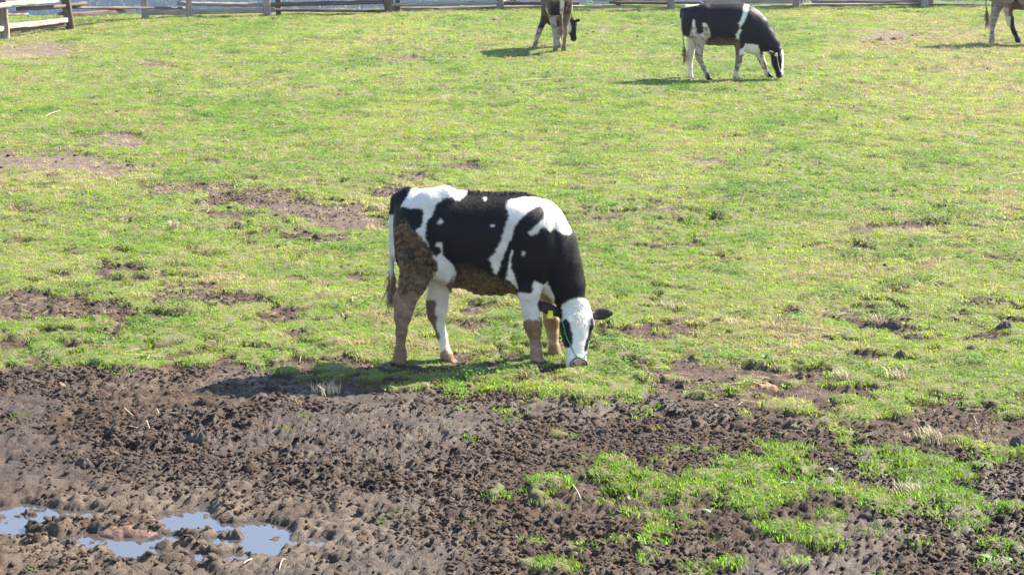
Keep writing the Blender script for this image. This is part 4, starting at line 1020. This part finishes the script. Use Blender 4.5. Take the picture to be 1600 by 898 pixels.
EDGE4 = dict(SIDE2); EDGE4.update(label='cow at the right edge of the picture with only its hind legs showing', pattern=pattern_side(False, 23.0, brown=.5), halter=None,
    legs=[leg([(745,250,-.14),(750,315,-.14),(728,405,-.14),(724,440,-.14),(722,515,-.14),(722,562,-.14),(722,580,-.14),(732,602,-.14)]),
          leg([(770,250,.13),(822,315,.13),(842,405,.11),(848,440,.11),(880,510,.10),(904,555,.10),(908,570,.10),(926,592,.10)]), SIDE2['legs'][2], SIDE2['legs'][3]])
c4 = build_cow(EDGE4); p4 = at(1550, 68)
c4.scale = (1.22, 1.22, 1.22)
a4 = -math.atan2(p4.x, p4.y); off = Matrix.Rotation(a4, 3, 'Z') @ Vector(((724-950)*.002*1.22, 0, 0))
c4.rotation_euler = (0, 0, a4); c4.location = (p4.x-off.x, p4.y-off.y, gmean(p4.x, p4.y)-.004)
# ------------------------------------------------------------ split-rail fence
def wood_material():
    m, nt, N, L, b = new_mat('weathered_wood')
    tc = N.new('ShaderNodeTexCoord').outputs['Object']; oi = N.new('ShaderNodeObjectInfo')
    mp = N.new('ShaderNodeMapping'); mp.inputs['Scale'].default_value = (1.2, 16, 16); L.new(tc, mp.inputs[0])
    n = noise_node(nt, 2.2, 6, .65, mp.outputs[0]).outputs['Fac']; n2 = noise_node(nt, 1.6, 3, .5, tc).outputs['Fac']
    c = ramp(nt, n, [(.30, (.19, .16, .145)), (.48, (.38, .335, .305)), (.72, (.58, .53, .49))])
    c2 = ramp(nt, n, [(.30, (.06, .04, .032)), (.5, (.15, .108, .088)), (.72, (.27, .21, .175))])
    mx = N.new('ShaderNodeMath'); mx.operation = 'ADD'; L.new(oi.outputs['Random'], mx.inputs[0]); L.new(n2, mx.inputs[1])
    mr = N.new('ShaderNodeMapRange'); L.new(mx.outputs[0], mr.inputs[0]); mr.inputs[1].default_value = .75; mr.inputs[2].default_value = 1.25
    c = mixc(nt, mr.outputs[0], c, c2)
    c = mixc(nt, 1.0, c, (.74, .70, .67), 'MULTIPLY')
    L.new(c, b.inputs['Base Color']); b.inputs['Roughness'].default_value = .85; b.inputs['Specular IOR Level'].default_value = .2
    bump(nt, n, b, .6, .012)
    return m
WOOD = wood_material()
def beam_mesh(length, w, h, seed, round_=False, taper=.9):
    """a hewn beam along local x: uneven section, worn edges, checked ends"""
    r = np.random.default_rng(seed); ns = 13; V = []
    if round_: prof = [(math.cos(t), math.sin(t)) for t in np.linspace(0, 2*math.pi, 9)[:-1]]
    else: prof = [(1, .8), (.8, 1), (-.8, 1), (-1, .8), (-1, -.8), (-.8, -1), (.8, -1), (1, -.8)]
    bow = r.normal(0, .010, 2)
    for i in range(ns):
        t = i/(ns-1); k = (1-(1-taper)*t)*(1+r.normal(0, .03)); e = .90 if i in (0, ns-1) else 1
        for j, (a, b) in enumerate(prof):
            V.append((length*t+(r.normal(0, .006) if i in (0, ns-1) else 0), a*w/2*k*e+bow[0]*math.sin(math.pi*t)+r.normal(0, .0025), b*h/2*k*e+bow[1]*math.sin(math.pi*t)+r.normal(0, .0025)))
    Fc = [((i-1)*8+j, (i-1)*8+(j+1) % 8, i*8+(j+1) % 8, i*8+j) for i in range(1, ns) for j in range(8)]
    Fc += [tuple(range(7, -1, -1)), tuple((ns-1)*8+j for j in range(8))]
    me = bpy.data.meshes.new('beam'); me.from_pydata(V, [], Fc)
    bm = bmesh.new(); bm.from_mesh(me); bmesh.ops.recalc_face_normals(bm, faces=bm.faces[:]); bm.to_mesh(me); bm.free()
    me.polygons.foreach_set('use_smooth', [round_]*len(me.polygons)); me.update(); return me
def beam(name, a, b, w, h, parent, seed, round_=False, roll=0.0, taper=.92):
    a, b = Vector(a), Vector(b); d = b-a
    o = link(name, beam_mesh(d.length, w, h, seed, round_, taper), WOOD, parent)
    q = d.to_track_quat('X', 'Z'); o.rotation_mode = 'QUATERNION'
    from mathutils import Quaternion
    o.rotation_quaternion = q @ Quaternion((1, 0, 0), roll); o.location = a-fence.location
    return o
# foot of every front post (photo column, photo row) with its lean
POSTS = [(-130, 92, -.05), (8, 62, -.02), (112, 46, -.09), (228, 29.5, -.04), (418, 25, -.01), (607, 20, -.01), (782, 15, 0), (1049, 14.5, -.03), (1244, 12.5, .01), (1445, 10.5, 0), (1652, 8.5, 0), (1850, 6, 0)]
feet = [at(u, v) for u, v, l in POSTS]
fence = empty('rail_fence', (feet[4].x, feet[4].y, 0)); tag(fence, 'weathered grey split-rail fence along the top of the pasture', 'fence')
PH = 1.25
def up(i, z, dx=0, dy=0):
    """a point on post i at height z"""
    p = feet[i]; return Vector((p.x+POSTS[i][2]*z*1.4+dx, p.y+dy, p.z+z))
for i, (u, v, l) in enumerate(POSTS):
    p = feet[i]; w = (.17, .17, .17, .145, .15, .17, .145, .16, .15, .15, .15, .15)[i]
    beam('post', p+Vector((0, 0, -.15)), up(i, PH), .13, w, fence, 40+i, False, 0)
    if i >= 2 and i != 2: # rear partner of the pair
        q = Vector((p.x+(.14, .14, .1, .86, .20, .19, .28, -1.15, .15, .2, .2, .2)[i], p.y+.34, gmean(p.x, p.y+.34)))
        beam('post', q+Vector((0, 0, -.15)), q+Vector((.0, 0, PH*.96)), .12, .12, fence, 60+i)
# rails: (post span, photo columns and rows of both ends, thickness in photo pixels, metres behind the post faces, round?)
RAILS = [(1, 2, 4, 7.2, 90, 1.6, 7.5, -.02, 0), (1, 2, 27, 14.5, 135, 5.2, 6.5, .26, 1), (1, 1, -60, 28, 42, 21, 7.5, .22, 1), (1, 2, 9, 41.5, 104, 31.5, 8, -.01, 0), (1, 2, 12, 49, 106, 38.5, 5.5, .12, 0), (0, 1, -130, 66, 10, 44, 9, .0, 0), (0, 1, -130, 30, 10, 8, 9, 0, 0),
         (2, 3, 110, 23.2, 214, 13.8, 6.2, 0, 0), (2, 3, 112, 12.5, 292, 12.8, 4.2, .32, 1), (2, 2, 92, 22.5, 116, 21.5, 5, .28, 1),
         (3, 4, 222, 20.4, 428, 16.2, 7.6, 0, 0), (3, 4, 277, 5.4, 430, 8.0, 6.8, .20, 1), 
         (4, 5, 412, 16.2, 612, 18.0, 5.2, .1, 1), (4, 5, 414, 8.2, 614, 3.4, 7, 0, 0),
         (5, 6, 600, 8.6, 790, 3.8, 6.2, 0, 1), (5, 6, 604, 14.2, 786, 12.4, 6.4, .2, 0),
         (6, 7, 776, 5.2, 905, 5.6, 6, 0, 0), (6, 7, 778, 12.2, 1054, 12.2, 5.2, .12, 0), (7, 7, 952, 4.6, 1050, 5.6, 4.8, .1, 1), (7, 7, 925, -1, 1052, 0.5, 6, .25, 0),
         (7, 8, 1042, 4.8, 1096, 4.6, 4.6, .1, 1), (7, 8, 1100, 2.2, 1250, 2.4, 7, .15, 0), (7, 8, 1050, 11.4, 1250, 9.6, 3.6, .05, 1),
         (8, 9, 1268, 2.6, 1450, 2.2, 5.6, 0, 1), (8, 9, 1240, 9.2, 1452, 6.8, 5.4, .2, 0), (9, 10, 1438, 7.0, 1660, 5.6, 3.2, .1, 0), (9, 10, 1440, -3, 1660, -6, 5, .0, 1), (10, 11, 1645, 3, 1860, 0, 6, .1, 1)]
for k, (i, j, u0, v0, u1, v1, th, back, rd) in enumerate(RAILS):
    def dep(u):
        us = [q[0] for q in POSTS]; return float(np.interp(u, us, [f.y for f in feet]))+back+.06
    a, b = at_depth(u0, v0, dep(u0)), at_depth(u1, v1, dep(u1))
    t = th*dep((u0+u1)/2)/F_PX
    beam('rail', a, b, .085 if not rd else t, t, fence, 100+k, bool(rd), rng.uniform(-.2, .2))
for i in range(len(POSTS)-1):                                # the upper rails, above the frame
    for z in (.62, .98):
        beam('rail', up(i, z+rng.uniform(-.04, .04), -.12, .09), up(i+1, z+rng.uniform(-.04, .04), .12, .11), .09, .11, fence, 200+i*3+int(z*10), i % 2 == 0)

# ------------------------------------------------------------ wooded hill across the valley
FOREST = simple_mat('forest_crown', (.02, .035, .016), (.05, .075, .03), 1.2, .9, .8, .6)
def conifer(seed):
    r = np.random.default_rng(seed); V, Fc = [], []
    for i in range(150):
        t = r.uniform(0, 1)**.8; rad = (1-t)*.30*r.uniform(.55, 1.1)+.02; a = r.uniform(0, 6.28)
        c = np.array([rad*math.cos(a), rad*math.sin(a), .1+t*.9]); s = .085*(1.15-t)
        e1, e2 = r.normal(0, 1, 3), r.normal(0, 1, 3); e1 *= s/np.linalg.norm(e1); e2 *= s/np.linalg.norm(e2); k = len(V)
        V += [c+e1, c+e2, c-e1-e2*.3]; Fc.append((k, k+1, k+2))
    return np.array(V), np.array(Fc)
def broadleaf(seed):
    r = np.random.default_rng(seed); V, Fc = [], []
    for i in range(170):
        d = r.normal(0, 1, 3); d /= np.linalg.norm(d); c = d*.36*r.uniform(.6, 1.05)+np.array([0, 0, .55]); s = .10
        e1, e2 = r.normal(0, 1, 3), r.normal(0, 1, 3); e1 *= s/np.linalg.norm(e1); e2 *= s/np.linalg.norm(e2); k = len(V)
        V += [c+e1, c+e2, c-e1-e2*.3]; Fc.append((k, k+1, k+2))
    return np.array(V), np.array(Fc)
wood_src = source_collection('forest_tree', [conifer(s) for s in range(3)]+[broadleaf(s) for s in range(3)], [FOREST]*6)
X = rng.uniform(-230, 230, 9500); Y = rng.uniform(545, 730, 9500)
Z = grid_sample(GZ, X, Y); n = len(X); s = rng.uniform(6, 11, n)
scatter('far_forest', wood_src, np.stack([X, Y, Z], -1), rng.integers(0, 6, n), np.stack([s, s, s*rng.uniform(.9, 1.3, n)], -1), np.stack([0*s, 0*s, rng.uniform(0, 6.28, n)], -1), rng.uniform(0, 1, n))

# ------------------------------------------------------------ things lying about
DUNG = simple_mat('dung', (.16, .085, .042), (.33, .20, .11), 30, .9, .8, .02)
DUNG_RED = simple_mat('dung_wet', (.11, .058, .042), (.20, .11, .08), 30, .75, .8, .02)
EARTH = simple_mat('earth', (.05, .036, .029), (.12, .09, .073), 30, .92, .9, .03)
STONE = simple_mat('stone', (.20, .13, .105), (.30, .21, .17), 12, .8, .3, .01)
WEED = simple_mat('weed_leaf', (.09, .18, .05), (.16, .27, .08), 9, .5, .3, .004)
DRYLEAF = simple_mat('dry_leaf', (.42, .33, .2), (.6, .5, .34), 20, .7, .3, .004)
def lump_obj(name, u, v, w, h, mat, seed, label, cat, group=None, n=1, yr=.7):
    """an uneven heap (several folds melted together) w metres wide and h high"""
    p = at(u, v); r = np.random.default_rng(seed); nr, na = 22, 64
    rr = np.concatenate([[0], (np.arange(1, nr+1)/nr)]); V = [(0, 0)]; ox, oy = r.uniform(0, 50, 2)
    for q in rr[1:]:
        for k in range(na):
            t = 2*math.pi*k/na; V.append((q*math.cos(t), q*math.sin(t)))
    V = np.array(V); ang = np.arctan2(V[:, 1], V[:, 0]); rad = np.hypot(V[:, 0], V[:, 1])
    edge = .72+.55*fbm(np.cos(ang)*1.3+ox, np.sin(ang)*1.3+oy, 3, seed); X = V[:, 0]*edge*w/2; Y = V[:, 1]*edge*w/2*yr
    s = .75/w+8
    d1, d2, rid_ = worley(X*s+fbm(X*30+ox, Y*30, 2, 3)*.8, Y*s+oy, seed); e1, _, _ = worley(X*s*2.6+ox, Y*s*2.6+oy, seed+1)
    Z = h*((1-rad**2)**.7*(.50+.65*np.clip(1-d1*d1*1.8, 0, 1)*(.4+rid_)+.28*np.clip(1-e1*e1*2, 0, 1))+.22*(fbm(X*60+ox, Y*60, 3, 5)-.5)) - (.012+.03*rad**6)
    F_ = [(0, 1+k, 1+(k+1) % na, 1+(k+1) % na) for k in range(na)]
    bm = [(0, 1+k, 1+(k+1) % na) for k in range(na)]
    for i in range(nr-1):
        for k in range(na):
            a_, b_ = 1+i*na+k, 1+i*na+(k+1) % na; bm.append((a_, a_+na, b_+na, b_))
    me = bpy.data.meshes.new(name); me.from_pydata(np.stack([X, Y, Z], -1).tolist(), [], bm); me.polygons.foreach_set('use_smooth', [True]*len(me.polygons)); me.update()
    ob = link(name, me, mat); ob.location = p; tag(ob, label, cat, group); return ob
G = 'dung pats in the pasture'
lump_obj('dung_pat', 203, 819, .36, .022, DUNG_RED, 1, 'reddish brown dung pat lying in the puddle', 'dung pat', G)
lump_obj('dung_pat', 1186, 603, .26, .03, DUNG, 2, 'orange brown dung heap at the mud edge right of the cow', 'dung pat', G)
lump_obj('dung_pat', 97, 603, .08, .03, DUNG, 31, 'small tan dung lump at the left upper edge of the mud', 'dung pat', G)
for k, (u, v, w, t) in enumerate([(1354,68,.30,'leftmost'), (1378,63,.27,'second from the left'), (1403,62,.33,'middle'), (1432,54,.26,'rearmost')]):
    lump_obj('dung_pat', u, v, w*1.25, .05, DUNG, 10+k, f'reddish dung lump near the right cow, {t} of its row', 'dung pat', G)
G = 'dark clods of turned earth'
for k, (u, v, w, h, t) in enumerate([(1396,512,.20,.09,'big dark earth clod in the grass far right of the grazing cow'), (1243,489,.13,.06,'dark crumbly earth clod halfway between the cow and the right edge'), (1428,528,.15,.06,'dark earth clod just below the big one in the grass'),
     (1594,697,.15,.10,'round dark clod at the right edge of the mud'), (1516,545,.10,.07,'small upright clod in the grass at the right'), (1352,805,.085,.05,'round earth clod sitting in bright foreground grass'), (497,372,.13,.07,'dark clod left of the cow tail at hip height'),
     (1247,588,.09,.06,'earth clod behind the orange dung heap'), (1408,558,.11,.06,'earth clod in the grass below the large clods'), (1571,512,.14,.07,'dark clod beside yellowish weed near the right edge'), (315,690,.20,.10,'large dark clod in the middle of the left mud'), (130,765-40,.14,.07,'dark clod behind the left pool of the puddle'),
     (300,848,.16,.06,'wet clod standing in the middle of the puddle'), (362,842,.17,.08,'tallest wet clod at the front of the puddle'), (40,811,.17,.07,'wet clod in the left pool of the puddle'), (110,852,.13,.07,'dark clod at the lower left of the puddle')]):
    lump_obj('soil_clod', u, v, w*1.1, h*.62, EARTH, 50+k, t, 'clod', G, yr=.6)
lump_obj('stone', 981, 782, .075, .045, STONE, 90, 'pinkish stone among the foreground grass', 'stone')
def leaf_geo(length, width, seed, curl=.5):
    r = np.random.default_rng(seed); V, Fc = [], []
    for i in range(7):
        t = i/6; w = width*math.sin(math.pi*min(1, .12+t*.88))**.8*(1-.25*t); z = length*(.55*t-curl*t*t); x = length*t
        V += [(x, -w/2, z+.12*w), (x, 0, z), (x, w/2, z+.12*w)]
        if i: k = i*3; Fc += [(k-3, k-2, k+1, k), (k-2, k-1, k+2, k+1)]
    me = bpy.data.meshes.new('leaf'); me.from_pydata(V, [], Fc); me.polygons.foreach_set('use_smooth', [True]*len(me.polygons)); me.update(); return me
def weed(u, v, n, size, seed, label):
    p = at(u, v); root = empty('weed', p+Vector((0, 0, -.005))); tag(root, label, 'weed', 'broad-leaved weeds')
    r = np.random.default_rng(seed)
    for i in range(n):
        o = link('leaf', leaf_geo(.62*size*r.uniform(.7, 1.15), .62*size*r.uniform(.3, .45), seed*20+i, r.uniform(.35, .7)), WEED, root); o.rotation_euler = (r.normal(0, .15), r.uniform(-.35, .1), i*6.283/n+r.normal(0, .25))
weed(1112, 800, 9, .085, 1, 'broad-leaved green weed low in the foreground grass')
weed(1305, 735, 7, .10, 2, 'bluish green weed on bare soil at the right')
weed(1232, 757, 7, .10, 3, 'leafy weed on dark mud between two grass patches')
weed(1556, 876, 8, .16, 4, 'yellow green weed with long leaves at the lower right corner')
weed(945, 722, 7, .08, 5, 'small weed at the upper tip of the foreground grass')
weed(1195, 566, 8, .09, 6, 'low leafy weed in the turf right of the cow head')
def dry_tuft(u, v, h, w, seed, label):
    p = at(u, v); vv, f = blade_tuft(110, w/2, h*.5, h, .0042, .8, seed, .05)
    o = link('dry_grass_tuft', mesh_np('dry_grass_tuft', vv, f, False), DRYLEAF); o.location = p; tag(o, label, 'grass tuft', 'tufts of dry grass')
dry_tuft(1455, 690, .13, .20, 1, 'pale dry grass tuft standing in the mud at the right')
dry_tuft(1318, 592, .10, .13, 2, 'pale dry grass tuft in the turf below the clods')
dry_tuft(1045, 480, .09, .16, 3, 'tan dry grass tuft right of the cow ear')
dry_tuft(1405, 590, .10, .14, 4, 'dry grass tuft on the edge of the right mud patch')
dry_tuft(1420, 770, .10, .16, 5, 'brownish dry tuft inside the right foreground grass patch')
dry_tuft(1370, 505, .10, .15, 6, 'tan dry tuft beside the big dark clod')
dry_tuft(275, 358, .12, .10, 7, 'dry tuft in the turf left of the cow')
dry_tuft(510, 612, .10, .18, 8, 'thin dry tuft in the mud below the cow hind legs')
STALK = simple_mat('straw_stalk', (.36, .30, .20), (.52, .45, .32), 30, .7, .2)
def stalk(u0, v0, u1, v1, bend, label, rad=.004):
    a, b = at(u0, v0), at(u1, v1); pts = []
    for t in np.linspace(0, 1, 9):
        q = a.lerp(b, t); q.z = gmean(q.x, q.y)+.012+bend*.5*math.sin(math.pi*t); pts.append(q)
    c = pts[0].copy(); o = link('straw_stalk', tube_mesh([q-c for q in pts], rad*.6, 5), STALK); o.location = c; tag(o, label, 'straw', 'fallen straw stalks')
stalk(808, 131, 862, 124, .04, 'long curved pale stalk on the turf below the middle cow', .007)
stalk(70, 184, 94, 175, .02, 'pale straw stalk on the turf at the upper left', .006)
stalk(1562, 279, 1600, 271, .02, 'curved straw stalk at the right edge of the pasture', .006)
stalk(1045, 43, 1058, 39, .02, 'pale stick on the turf left of the striped cow', .007)
stalk(436, 895, 446, 877, .05, 'pale stick poking out of mud beside the puddle', .004)
stalk(380, 884, 394, 876, .01, 'short white stick on the wet mud below the puddle', .006)
stalk(893, 757, 908, 783, .02, 'brown twig lying left of the foreground grass', .005)

# ------------------------------------------------------------ air between here and the hill
hm = bpy.data.materials.new('haze'); hm.use_nodes = True; nt = hm.node_tree; nt.nodes.clear()
pv = nt.nodes.new('ShaderNodeVolumePrincipled'); pv.inputs['Color'].default_value = (.55, .72, 1.0, 1); pv.inputs['Density'].default_value = .00035
ou = nt.nodes.new('ShaderNodeOutputMaterial'); nt.links.new(pv.outputs[0], ou.inputs['Volume'])
zlo, zhi = float(GZ.min())-1, max(float(GZ.max())+14, 6)
bx0, bx1, by0, by1 = gx[0]-5, gx[-1]+5, gy[0]-5, gy[-1]+5
me = bpy.data.meshes.new('haze')
me.from_pydata([(x, y, z) for x in (bx0, bx1) for y in (by0, by1) for z in (zlo, zhi)], [], [(0, 1, 3, 2), (4, 6, 7, 5), (0, 4, 5, 1), (2, 3, 7, 6), (0, 2, 6, 4), (1, 5, 7, 3)])
tag(link('haze', me, hm), kind='stuff')
